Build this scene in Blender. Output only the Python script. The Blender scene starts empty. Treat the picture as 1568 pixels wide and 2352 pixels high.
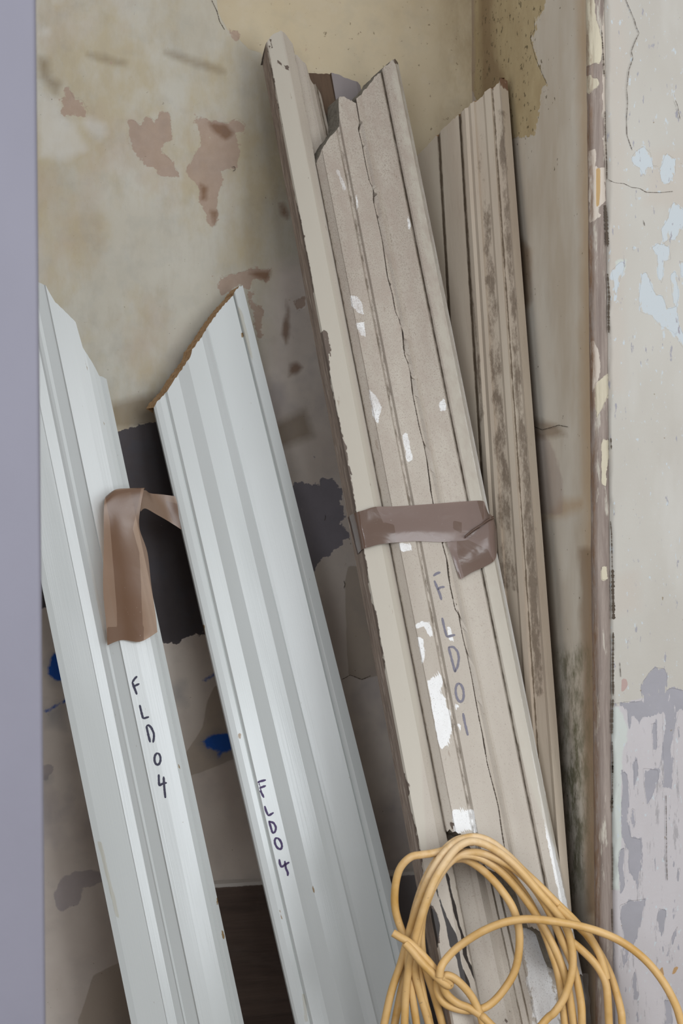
import bpy, math
import numpy as np
from mathutils import Vector, Matrix

# ------------------------------------------------------------------ camera, world, lights, exposure
IMG_W, IMG_H = 1568.0, 2352.0
F_PX = 3231.0
YAW = math.atan(0.2045 / 0.9789)
ROLL = math.radians(0.55)
CAM = np.array([0.0, 0.0, 0.90])
FWD = np.array([math.sin(YAW), math.cos(YAW), 0.0])
_R0 = np.array([math.cos(YAW), -math.sin(YAW), 0.0])
_U0 = np.array([0.0, 0.0, 1.0])
RGT = _R0 * math.cos(ROLL) - _U0 * math.sin(ROLL)
UPV = _U0 * math.cos(ROLL) + _R0 * math.sin(ROLL)

S = bpy.context.scene
COL = S.collection
cd = bpy.data.cameras.new('camera')
cam = bpy.data.objects.new('camera', cd)
COL.objects.link(cam)
m = Matrix.Identity(4)
for i in range(3):
    m[i][0] = RGT[i]; m[i][1] = UPV[i]; m[i][2] = -FWD[i]; m[i][3] = CAM[i]
cam.matrix_world = m
cd.sensor_fit = 'VERTICAL'; cd.sensor_height = 36.0; cd.sensor_width = 24.0
cd.lens = 36.0 * F_PX / IMG_H
cd.clip_start = 0.05
cd.dof.use_dof = True
cd.dof.focus_distance = 1.88
cd.dof.aperture_fstop = 9.0
S.camera = cam

S.view_settings.view_transform = 'Standard'
S.view_settings.look = 'None'
S.view_settings.gamma = 1.0
S.view_settings.use_curve_mapping = False
S.view_settings.exposure = -0.04

def lin(r, g, b):
    f = lambda c: (c / 255 / 12.92) if c / 255 <= 0.04045 else ((c / 255 + 0.055) / 1.055) ** 2.4
    return (f(r), f(g), f(b), 1.0)

w = bpy.data.worlds.new('room_ambient'); S.world = w; w.use_nodes = True
w.node_tree.nodes['Background'].inputs[0].default_value = (0.97, 0.97, 1.0, 1)
w.node_tree.nodes['Background'].inputs[1].default_value = 0.72

def area_light(name, loc, target, sx, sy, power, color):
    l = bpy.data.lights.new(name, 'AREA'); l.shape = 'RECTANGLE'; l.size = sx; l.size_y = sy
    l.energy = power; l.color = color
    o = bpy.data.objects.new(name, l); COL.objects.link(o)
    o.location = loc
    o.rotation_euler = (Vector(target) - Vector(loc)).to_track_quat('-Z', 'Y').to_euler()
    return o
area_light('window_daylight', (1.60, -0.9, 0.95), (0.35, 2.0, 0.7), 1.1, 1.3, 40, (0.88, 0.94, 1.0))
area_light('front_fill', (0.85, -1.9, 2.0), (0.3, 2.0, 0.75), 1.5, 1.3, 34, (0.92, 0.96, 1.0))  # added frontal fill light that lifts the board faces
area_light('left_fill', (-1.15, -0.9, 1.5), (0.5, 2.0, 0.8), 1.3, 1.8, 44, (0.86, 0.92, 1.0))  # added fill light from the left, brightens the left-facing return wall

# ------------------------------------------------------------------ geometry helpers
def unproj(px, py, d):
    """point that the photograph shows at pixel (px, py), at depth d metres in front of the lens"""
    px = np.asarray(px, float); py = np.asarray(py, float); d = np.asarray(d, float)
    a = (px - IMG_W / 2) / F_PX; b = (IMG_H / 2 - py) / F_PX
    return CAM + d[..., None] * (FWD + a[..., None] * RGT + b[..., None] * UPV)

def ray(px, py):
    return FWD + (px - IMG_W / 2) / F_PX * RGT + (IMG_H / 2 - py) / F_PX * UPV

def on_plane(px, py, o, n):
    r = ray(px, py)
    return CAM + r * (np.dot(o - CAM, n) / np.dot(r, n))

def proj(P):
    Q = P - CAM
    z = np.maximum(Q @ FWD, 0.05)
    return IMG_W / 2 + F_PX * (Q @ RGT) / z, IMG_H / 2 - F_PX * (Q @ UPV) / z

def poly_sd(X, Y, poly):
    """signed distance (positive inside) of points to a polygon"""
    p = np.array(poly, float); q = np.roll(p, -1, 0)
    best = np.full(X.shape, 1e9); inside = np.zeros(X.shape, bool)
    for (x0, y0), (x1, y1) in zip(p, q):
        dx, dy = x1 - x0, y1 - y0
        L = dx * dx + dy * dy + 1e-9
        t = np.clip(((X - x0) * dx + (Y - y0) * dy) / L, 0, 1)
        best = np.minimum(best, (X - x0 - t * dx) ** 2 + (Y - y0 - t * dy) ** 2)
        if abs(dy) > 1e-9:
            c = ((y0 > Y) != (y1 > Y)) & (X < (x1 - x0) * (Y - y0) / dy + x0)
            inside ^= c
    d = np.sqrt(best)
    return np.where(inside, d, -d)

def mask_px(X, Y, polys, soft):
    out = np.zeros(X.shape)
    for p in polys:
        out = np.maximum(out, np.clip(0.5 + poly_sd(X, Y, p) / (2.0 * soft), 0, 1))
    return out

def zp(ox, oy, s, pts):
    return [(ox + x / s, oy + y / s) for x, y in pts]

_rng = np.random.default_rng(7)
def smooth_noise(n, step, amp, seed=0):
    r = np.random.default_rng(seed)
    k = max(3, int(n / step) + 3)
    v = r.uniform(-1, 1, k)
    return amp * np.interp(np.linspace(0, k - 1, n), np.arange(k), v)

def vnoise2(x, y, seed):
    r = np.random.default_rng(seed); T = r.uniform(-1, 1, (64, 64))
    xi = np.floor(x).astype(int); yi = np.floor(y).astype(int)
    fx = x - xi; fy = y - yi
    fx = fx * fx * (3 - 2 * fx); fy = fy * fy * (3 - 2 * fy)
    g = lambda a, b: T[a % 64, b % 64]
    return (g(xi, yi) * (1 - fx) + g(xi + 1, yi) * fx) * (1 - fy) + (g(xi, yi + 1) * (1 - fx) + g(xi + 1, yi + 1) * fx) * fy

def mesh_obj(name, verts, faces, mats, parent=None, mat_idx=None, smooth=False, luv=None, attrs=None):
    me = bpy.data.meshes.new(name)
    me.from_pydata([tuple(map(float, v)) for v in verts], [], faces)
    for mt in mats: me.materials.append(mt)
    if mat_idx is not None:
        me.polygons.foreach_set('material_index', np.array(mat_idx, dtype=np.int32))
    if smooth:
        me.polygons.foreach_set('use_smooth', np.ones(len(me.polygons), dtype=bool))
    V = np.array(verts, float)
    a = me.attributes.new('luv', 'FLOAT_VECTOR', 'POINT')
    a.data.foreach_set('vector', (V if luv is None else np.array(luv, float)).astype(np.float32).ravel())
    for k, v in (attrs or {}).items():
        at = me.attributes.new(k, 'FLOAT', 'POINT')
        at.data.foreach_set('value', np.asarray(v, dtype=np.float32))
    me.update()
    o = bpy.data.objects.new(name, me)
    COL.objects.link(o)
    if parent is not None: o.parent = parent
    return o

def tag(o, label=None, cat=None, group=None, kind=None):
    for k, v in (('label', label), ('category', cat), ('group', group), ('kind', kind)):
        if v: o[k] = v
    return o

def thing(name, label, cat, loc, group=None):
    o = bpy.data.objects.new(name, None); COL.objects.link(o)
    o.location = loc; o.empty_display_size = 0.05
    bpy.context.view_layer.update()
    return tag(o, label, cat, group, 'thing')

def adopt(child, parent):
    """parent without moving (parents are unrotated empties or meshes at the origin)"""
    child.parent = parent
    child.matrix_parent_inverse = Matrix.Translation(-Vector(parent.location))
    return child

# ------------------------------------------------------------------ material helper
class NB:
    def __init__(s, name):
        s.m = bpy.data.materials.new(name); s.m.use_nodes = True
        s.t = s.m.node_tree; s.n = s.t.nodes; s.l = s.t.links
        s.b = s.n['Principled BSDF']
        a = s.n.new('ShaderNodeAttribute'); a.attribute_name = 'luv'; s.co = a.outputs['Vector']
        s.ob = None
    def attr(s, k):
        a = s.n.new('ShaderNodeAttribute'); a.attribute_name = k; return a.outputs['Fac']
    def put(s, sock, v):
        if isinstance(v, (int, float)): sock.default_value = v
        elif isinstance(v, tuple): sock.default_value = v
        else: s.l.new(v, sock)
    def mth(s, op, a, b=0.0, clamp=False):
        n = s.n.new('ShaderNodeMath'); n.operation = op; n.use_clamp = clamp
        s.put(n.inputs[0], a); s.put(n.inputs[1], b); return n.outputs[0]
    def noise(s, scale, detail=4, rough=0.55, off=0.0, dist=0.0):
        """scale: (sx, sy, sz) per metre"""
        v = s.n.new('ShaderNodeVectorMath'); v.operation = 'MULTIPLY'; s.l.new(s.co, v.inputs[0])
        sc = scale if isinstance(scale, tuple) else (scale,) * 3
        v.inputs[1].default_value = sc
        v2 = s.n.new('ShaderNodeVectorMath'); v2.operation = 'ADD'; s.l.new(v.outputs[0], v2.inputs[0])
        v2.inputs[1].default_value = (off, off * 0.7 + 3, off * 1.3)
        n = s.n.new('ShaderNodeTexNoise'); s.l.new(v2.outputs[0], n.inputs['Vector'])
        n.inputs['Scale'].default_value = 1.0; n.inputs['Detail'].default_value = detail
        n.inputs['Roughness'].default_value = rough; n.inputs['Distortion'].default_value = dist
        return n.outputs['Fac']
    def step(s, x, thr, w):
        """soft threshold"""
        return s.mth('ADD', s.mth('DIVIDE', s.mth('SUBTRACT', x, thr), w), 0.5, True)
    def mix(s, fac, a, b):
        n = s.n.new('ShaderNodeMix'); n.data_type = 'RGBA'
        s.put(n.inputs[0], fac); s.put(n.inputs[6], a); s.put(n.inputs[7], b); return n.outputs[2]
    def amask(s, k, scale=60, amp=0.5, w=0.15, off=0.0, detail=4):
        a = s.attr(k); n = s.noise(scale, detail, 0.6, off)
        return s.step(s.mth('ADD', a, s.mth('MULTIPLY', s.mth('SUBTRACT', n, 0.5), amp)), 0.5, w)
    def mul(s, a, b): return s.mth('MULTIPLY', a, b)
    def bump(s, h, strength=0.4, dist=0.002):
        n = s.n.new('ShaderNodeBump'); n.inputs['Strength'].default_value = strength
        n.inputs['Distance'].default_value = dist; s.put(n.inputs['Height'], h)
        s.l.new(n.outputs[0], s.b.inputs['Normal'])
    def out(s, color, rough=0.8, spec=0.5):
        s.put(s.b.inputs['Base Color'], color); s.put(s.b.inputs['Roughness'], rough)
        s.b.inputs['Specular IOR Level'].default_value = spec
        return s.m

# ---- plaster of the back wall
def mat_back():
    s = NB('old_limewashed_plaster')
    c = s.mix(s.step(s.noise((4, 4, 3), 3, .5, 2), .5, .35), lin(188, 184, 171), lin(175, 167, 149))
    c = s.mix(s.mul(s.step(s.noise((3, 3, 2.2), 4, .6, 9), .58, .25), .6), c, lin(196, 192, 180))
    c = s.mix(s.mul(s.step(s.noise((9, 9, 5), 5, .65, 31), .56, .16), .6), c, lin(172, 155, 118))
    c = s.mix(s.mul(s.step(s.noise((7, 7, 6), 5, .65, 41), .6, .16), .4), c, lin(176, 158, 142))
    c = s.mix(s.mul(s.step(s.noise((40, 40, 14), 5, .7, 44), .55, .2), .25), c, lin(160, 148, 128))
    c = s.mix(s.mul(s.amask('cream', 30, .5, .1, 4), .85), c, s.mix(s.noise(12, 4, .6, 77), lin(190, 176, 146), lin(176, 158, 128)))
    c = s.mix(s.mul(s.amask('white', 30, .9, .9, 5), .5), c, lin(202, 200, 194))
    low = s.mix(s.step(s.noise((5, 5, 5), 4, .6, 51), .5, .3), lin(208, 198, 187), lin(190, 178, 167))
    low = s.mix(s.mul(s.step(s.noise((6, 6, 5), 4, .6, 61), .6, .1), .6), low, lin(166, 157, 155))
    c = s.mix(s.amask('low', 8, .9, .5, 6), c, low)
    c = s.mix(s.mul(s.amask('umber', 25, .5, .12, 7), .75), c, lin(160, 146, 130))
    c = s.mix(s.mul(s.amask('smudge_and_dark', 18, .9, .8, 8), .6), c, lin(110, 90, 60))
    br = s.mix(s.noise(70, 5, .7, 11), lin(172, 150, 134), lin(150, 126, 108))
    c = s.mix(s.mul(s.amask('brown', 110, 2.2, .14, 12, 8), .85), c, br)
    c = s.mix(s.mul(s.amask('rust', 50, .7, .6, 13), .75), c, lin(112, 78, 50))
    c = s.mix(s.mul(s.amask('lilac', 60, 1.6, .2, 14, 7), .55), c, lin(136, 127, 133))
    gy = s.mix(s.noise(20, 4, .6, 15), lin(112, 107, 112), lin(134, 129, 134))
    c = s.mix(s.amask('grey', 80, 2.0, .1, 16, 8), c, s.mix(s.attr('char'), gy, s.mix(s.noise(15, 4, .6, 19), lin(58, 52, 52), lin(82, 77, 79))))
    c = s.mix(s.mul(s.amask('bluehaze', 30, 1.2, 1.0, 21), .35), c, lin(66, 90, 110))
    c = s.mix(s.amask('blue', 110, .8, .35, 17), c, s.mix(s.noise(60, 3, .6, 18), lin(24, 74, 160), lin(34, 92, 172)))
    # fine grime specks, more of them near the corner
    c = s.mix(s.mul(s.step(s.mth('ADD', s.noise(130, 3, .6, 23), s.mul(s.attr('speck'), .055)), .735, .03), .7), c, lin(92, 78, 55))
    c = s.mix(s.mul(s.attr('corner'), s.mul(s.step(s.noise((14, 14, 6), 5, .7, 27), .45, .3), .8)), c, lin(138, 120, 88))
    h = s.mth('ADD', s.mul(s.noise(14, 5, .6, 3), 1.2), s.mul(s.noise(160, 4, .6, 5), .25))
    h = s.mth('SUBTRACT', h, s.mul(s.amask('brown', 90, .55, .12, 12), .6))
    h = s.mth('SUBTRACT', h, s.mul(s.amask('grey', 60, .6, .12, 16), .5))
    h = s.mth('ADD', h, s.mul(s.amask('cream', 30, .5, .1, 4), .3))
    s.bump(h, .45, .0015)
    return s.out(c, .82, .35)

def mat_return():
    s = NB('damp_stained_plaster')
    c = s.mix(s.step(s.noise((4, 4, 3), 4, .6, 102), .5, .3), lin(196, 189, 175), lin(182, 172, 156))
    c = s.mix(s.mul(s.step(s.noise((9, 9, 3), 4, .6, 104), .56, .2), .5), c, lin(160, 143, 120))
    oc = s.mix(s.noise((30, 30, 22), 5, .7, 105), lin(182, 165, 126), lin(142, 120, 80))
    c = s.mix(s.mul(s.amask('ochre', 80, 1.6, .08, 106, 8), .9), c, oc)
    c = s.mix(s.mul(s.amask('tan', 20, .9, .9, 116), .55), c, lin(164, 134, 96))
    c = s.mix(s.mul(s.amask('pink', 30, .8, .25, 107), .5), c, lin(150, 132, 122))
    c = s.mix(s.mul(s.amask('brownstain', 20, .8, .6, 108), .6), c, lin(112, 86, 58))
    c = s.mix(s.mul(s.mul(s.attr('mould'), s.step(s.noise((45, 45, 28), 5, .7, 109), .5, .2)), .85), c, lin(84, 82, 52))
    c = s.mix(s.mul(s.step(s.mth('ADD', s.noise(110, 3, .6, 111), s.mul(s.attr('speck'), .10)), .73, .03), .8), c, lin(80, 68, 44))
    s.bump(s.mth('ADD', s.mul(s.noise(12, 5, .6, 112), 1.2), s.mth('ADD', s.mul(s.noise(160, 4, .6, 113), .25), s.mul(s.amask('ochre', 50, .5, .08, 106), .5))), .45, .0015)
    return s.out(c, .85, .3)

def mat_front():
    s = NB('peeling_painted_plaster')
    c = s.mix(s.step(s.noise((5, 5, 2.5), 4, .6, 202), .5, .3), lin(163, 159, 150), lin(153, 147, 137))
    c = s.mix(s.mul(s.step(s.noise((12, 12, 4), 4, .6, 203), .6, .15), .4), c, lin(172, 169, 162))
    c = s.mix(s.mul(s.amask('warm_and_shadow', 10, .9, .7, 220), .4), c, lin(160, 149, 137))
    c = s.mix(s.amask('base', 40, .5, .1, 204), c, s.mix(s.noise((20, 20, 6), 4, .6, 205), lin(168, 163, 163), lin(154, 148, 146)))
    c = s.mix(s.mul(s.step(s.noise((95, 95, 15), 7, .75, 213), .59, .04), s.mul(s.attr('base'), .8)), c, lin(132, 128, 127))
    c = s.mix(s.mul(s.amask('mint', 60, .7, .15, 214), .7), c, lin(166, 172, 163))
    c = s.mix(s.amask('white', (190, 190, 90), 3.4, .10, 206, 8), c, lin(163, 168, 169))
    c = s.mix(s.amask('grey', (150, 150, 40), 3.2, .08, 207, 8), c, s.mix(s.noise(30, 4, .6, 208), lin(140, 137, 141), lin(124, 122, 124)))
    c = s.mix(s.amask('rose', 60, .3, .1, 209), c, lin(150, 128, 120))
    c = s.mix(s.amask('ochre', 60, .3, .1, 210), c, lin(150, 118, 78))
    c = s.mix(s.mul(s.step(s.noise(100, 2, .6, 211), .76, .02), .7), c, lin(110, 95, 70))
    h = s.mth('ADD', s.mul(s.noise(12, 5, .6, 212), .9), s.mul(s.noise(150, 3, .6, 215), .2))
    h = s.mth('SUBTRACT', h, s.mul(s.amask('white', (100, 100, 60), .5, .08, 206), .7))
    h = s.mth('SUBTRACT', h, s.mul(s.amask('grey', (90, 90, 35), .6, .08, 207), .7))
    s.bump(h, .6, .0015)
    return s.out(c, .7, .4)

def mat_pier():
    s = NB('lilac_grey_painted_plaster')
    c = s.mix(s.noise((6, 6, 4), 4, .6, 301), lin(106, 104, 113), lin(119, 117, 127))
    s.bump(s.noise((90, 90, 50), 4, .6, 302), .3, .001)
    return s.out(c, .6, .4)

def mat_wood_bare(name, a, b, c_=None, long=(60, 4, 60), k=0):
    s = NB(name)
    n = s.noise(long, 6, .7, 401 + k, .6)
    c = s.mix(s.step(n, .5, .35), lin(*a), lin(*b))
    if c_: c = s.mix(s.mul(s.step(s.noise(tuple(x * 1.7 for x in long), 5, .7, 441 + k), .6, .1), .8), c, lin(*c_))
    s.bump(n, .8, .002)
    return s.out(c, .85, .25)

def mat_bead():
    s = NB('weathered_corner_bead')
    n = s.noise((130, 130, 7), 6, .75, 501, .3)
    c = s.mix(s.step(n, .5, .3), lin(140, 128, 118), lin(108, 95, 87))
    c = s.mix(s.mul(s.step(s.noise((90, 90, 14), 5, .7, 502), .62, .08), .7), c, lin(176, 170, 156))
    c = s.mix(s.amask('paint', (90, 90, 60), 1.8, .06, 503, 7), c, s.mix(s.noise(25, 4, .6, 504), lin(180, 172, 150), lin(168, 158, 138)))
    c = s.mix(s.amask('plaster', (90, 90, 60), 1.8, .06, 505, 7), c, lin(174, 163, 150))
    c = s.mix(s.amask('amber', (80, 80, 60), .3, .06, 506), c, lin(158, 130, 88))
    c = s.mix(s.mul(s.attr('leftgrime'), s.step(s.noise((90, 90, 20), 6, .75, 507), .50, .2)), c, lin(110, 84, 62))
    s.bump(s.mth('ADD', n, s.mul(s.amask('paint', (70, 70, 50), .5, .06, 503), .5)), .7, .002)
    return s.out(c, .75, .35)

def mat_fresh_white():
    s = NB('glossy_white_paint')
    c = s.mix(s.noise((8, 3, 8), 3, .5, 601), lin(204, 207, 205), lin(194, 197, 193))
    c = s.mix(s.mul(s.amask('edge', (200, 40, 100), .9, .2, 603), .55), c, lin(178, 172, 152))
    c = s.mix(s.amask('chip', (300, 150, 300), .6, .1, 604), c, lin(142, 118, 84))
    c = s.mix(s.mul(s.step(s.noise((200, 60, 200), 2, .5, 605), .79, .015), .5), c, lin(150, 140, 120))
    brush = s.noise((620, 5, 200), 3, .6, 602)
    s.bump(s.mth('ADD', s.mul(brush, .5), s.mul(s.noise((25, 6, 25), 3, .5, 606), .6)), .30, .0008)
    return s.out(c, .24, .5)

def mat_old_cream(name='dusty_old_cream_paint', k=0):
    s = NB(name)
    c = s.mix(s.step(s.noise((14, 3, 14), 4, .6, 701 + k), .5, .35), lin(172, 163, 150), lin(157, 147, 134))
    c = s.mix(s.mul(s.amask('clean_and_highlight', (120, 90, 120), 1.3, .14, 702 + k, 6), .8), c, lin(222, 222, 220))
    c = s.mix(s.mul(s.amask('plain', 30, .3, .5, 703 + k), .8), c, lin(172, 165, 151))
    sp = s.mth('ADD', s.noise((800, 520, 800), 3, .7, 704 + k), s.mul(s.attr('dirt'), .10))
    sp = s.mth('SUBTRACT', sp, s.mul(s.attr('plain'), .1))
    c = s.mix(s.mul(s.step(sp, .655, .07), .6), c, lin(118, 104, 92))
    c = s.mix(s.mul(s.mul(s.step(s.noise((60, 26, 60), 5, .7, 715 + k), .52, .2), s.attr('dirt')), .6), c, lin(150, 136, 124))
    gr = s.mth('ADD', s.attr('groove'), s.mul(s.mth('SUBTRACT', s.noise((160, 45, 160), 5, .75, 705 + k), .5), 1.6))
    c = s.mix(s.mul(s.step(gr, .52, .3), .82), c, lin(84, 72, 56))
    c = s.mix(s.mul(s.step(s.noise((90, 22, 90), 4, .7, 707 + k), .70, .05), .5), c, lin(120, 102, 84))
    wood = s.mix(s.noise((300, 12, 100), 5, .7, 706 + k), lin(104, 90, 78), lin(66, 55, 48))
    c = s.mix(s.amask('wood', (200, 90, 200), 2.0, .08, 708 + k, 7), c, wood)
    c = s.mix(s.amask('void', (200, 80, 200), .5, .10, 709 + k), c, lin(42, 36, 32))
    h = s.mth('SUBTRACT', s.mul(s.noise((200, 60, 200), 4, .6, 710 + k), .35), s.mul(s.amask('wood', (220, 70, 200), .7, .08, 708 + k), .9))
    s.bump(h, .5, .0012)
    return s.out(c, .58, .4)

def mat_mouldy_cream():
    s = NB('mould_stained_cream_paint')
    c = s.mix(s.step(s.noise((14, 3, 14), 4, .6, 801), .5, .35), lin(188, 176, 158), lin(176, 160, 142))
    st = s.mth('ADD', s.attr('stain'), s.mul(s.mth('SUBTRACT', s.noise((60, 24, 60), 7, .78, 802), .5), 2.3))
    st = s.step(st, .62, .34)
    stn = s.mix(s.noise((300, 200, 300), 4, .7, 803), lin(88, 76, 64), lin(138, 122, 104))
    c = s.mix(s.mul(st, .85), c, stn)
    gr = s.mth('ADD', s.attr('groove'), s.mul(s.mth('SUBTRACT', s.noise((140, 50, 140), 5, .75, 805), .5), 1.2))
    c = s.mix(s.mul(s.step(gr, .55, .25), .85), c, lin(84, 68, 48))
    c = s.mix(s.mul(s.step(s.noise((500, 22, 500), 3, .6, 806), .68, .08), .25), c, lin(120, 104, 86))
    c = s.mix(s.amask('wood', (200, 70, 200), .7, .1, 808), c, lin(120, 92, 72))
    s.bump(s.noise((260, 40, 200), 4, .6, 810), .35, .001)
    return s.out(c, .72, .3)

def mat_tape(name, base, dark, alpha, rough=.22, bump=.06):
    s = NB(name)
    c = s.mix(s.amask('dark', (60, 60, 60), .15, .08, 901), lin(*base), lin(*dark))
    c = s.mix(s.mul(s.step(s.noise((500, 300, 500), 3, .6, 903), .74, .02), .6), c, lin(214, 206, 196))
    s.put(s.b.inputs['Base Color'], c); s.b.inputs['Roughness'].default_value = rough
    s.b.inputs['Specular IOR Level'].default_value = .6
    cr = s.mth('ADD', s.mul(s.noise((34, 60, 34), 3, .5, 904, .8), 1.0), s.mul(s.noise((16, 22, 16), 2, .5, 905), 1.2))
    s.bump(cr, bump, .003)
    tr = s.n.new('ShaderNodeBsdfTransparent'); tr.inputs[0].default_value = lin(*[min(255, x + 45) for x in base])
    mx = s.n.new('ShaderNodeMixShader')
    s.l.new(s.mth('ADD', s.mul(s.amask('dark', (60, 60, 60), .15, .08, 901), .22), alpha, True), mx.inputs[0])
    s.l.new(tr.outputs[0], mx.inputs[1]); s.l.new(s.b.outputs[0], mx.inputs[2])
    o = s.n['Material Output']; s.l.new(mx.outputs[0], o.inputs[0])
    return s.m

def mat_cable():
    s = NB('dusty_yellow_rubber')
    c = s.mix(s.step(s.noise(22, 4, .6, 951), .5, .3), lin(190, 152, 92), lin(172, 131, 64))
    c = s.mix(s.mul(s.attr('dust'), s.step(s.noise(40, 4, .6, 952), .42, .3)), c, lin(206, 178, 138))
    c = s.mix(s.mul(s.step(s.noise(150, 3, .7, 953), .70, .04), .6), c, lin(134, 112, 80))
    s.bump(s.noise(180, 3, .6, 954), .2, .0006)
    return s.out(c, .5, .4)

def mat_flat(name, col, rough=.7):
    s = NB(name)
    return s.out(s.mix(s.noise(200, 3, .6, 3), lin(*col), lin(*[int(x * .85) for x in col])), rough, .3)

M_BACK, M_RET, M_FRONT, M_PIER, M_BEAD = mat_back(), mat_return(), mat_front(), mat_pier(), mat_bead()
M_WHITE, M_CREAM, M_MOULDY = mat_fresh_white(), mat_old_cream(), mat_mouldy_cream()
M_RAW = mat_wood_bare('sawn_softwood_end', (178, 146, 108), (140, 108, 74), (104, 76, 50), (200, 60, 200))
M_OLDWOOD = mat_wood_bare('grey_weathered_wood', (150, 134, 120), (104, 90, 80), (176, 164, 152), (240, 14, 160), 3)
M_GREYWOOD = mat_wood_bare('dirty_broken_wood', (128, 122, 110), (100, 94, 84), (76, 70, 60), (120, 120, 120), 5)
M_FLOORW = mat_wood_bare('floorboard_wood', (120, 98, 76), (92, 72, 54), None, (4, 60, 60), 9)
M_CABLE = mat_cable()
M_INK = mat_flat('dark_marker_ink', (44, 40, 66), .5)
M_INKP = mat_flat('purple_marker_ink', (72, 52, 98), .5)
M_INKG = mat_flat('faded_grey_marker_ink', (116, 112, 122), .6)
M_CRACK = mat_flat('crack_shadow_grime', (74, 64, 54), .95)
M_TAPE1 = mat_tape('brown_parcel_tape', (168, 140, 118), (120, 91, 70), .58, .3, .09)
M_TAPE2 = mat_tape('shiny_brown_parcel_tape', (124, 105, 96), (92, 72, 60), .74, .16, .14)

# ------------------------------------------------------------------ room shell
XR = 0.650                                   # return wall of the chimney breast
YB = 2.092                                   # back wall of the alcove
YF = 1.589                                   # front of the chimney breast
def axis_lines(a, b, lo, hi, step):
    mid = np.arange(a, b + step, step)
    return np.unique(np.concatenate([np.linspace(lo, a, 4)[:-1] if lo < a else [], mid, np.linspace(b, hi, 5)[1:] if hi > b + step else []]))

def wall_grid(name, P, us, vs, mat, relief, seed, masks, normal, thick, extra=None):
    U, Vv = np.meshgrid(us, vs, indexing='ij')
    pts = P(U, Vv)
    rel = relief * (vnoise2(U * 9, Vv * 7, seed) + .5 * vnoise2(U * 23, Vv * 19, seed + 1))
    if extra is not None: rel = rel + extra(U, Vv)
    pts = pts + rel[..., None] * np.array(normal)
    nu, nv = U.shape
    X, Y = proj(pts.reshape(-1, 3))
    at = {k: f(X, Y) for k, f in masks.items()}
    F = []
    idx = np.arange(nu * nv).reshape(nu, nv)
    a = idx[:-1, :-1].ravel(); b = idx[1:, :-1].ravel(); c = idx[1:, 1:].ravel(); d = idx[:-1, 1:].ravel()
    F = np.stack([a, b, c, d], 1)
    v0 = pts.reshape(-1, 3)
    f = F[0]; nn = np.cross(v0[f[1]] - v0[f[0]], v0[f[3]] - v0[f[0]])
    if np.dot(nn, normal) < 0: F = F[:, ::-1]
    # boundary skirt and back sheet give the wall its thickness
    ring = list(idx[:, 0]) + list(idx[-1, 1:]) + list(idx[-2::-1, -1]) + list(idx[0, -2:0:-1])
    back = v0[ring] - np.array(normal) * thick
    base = len(v0); n = len(ring)
    faces = F.tolist()
    for i in range(n):
        j = (i + 1) % n
        faces.append([ring[i], base + i, base + j, ring[j]])
    faces.append([base + i for i in range(n)])
    V = np.vstack([v0, back])
    at = {k: np.concatenate([x, x[ring]]) for k, x in at.items()}
    o = mesh_obj(name, V, faces, [mat], None, None, True, None, at)
    return tag(o, kind='structure')

def soft(polys, s_): return lambda X, Y: mask_px(X, Y, polys, s_)

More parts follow.
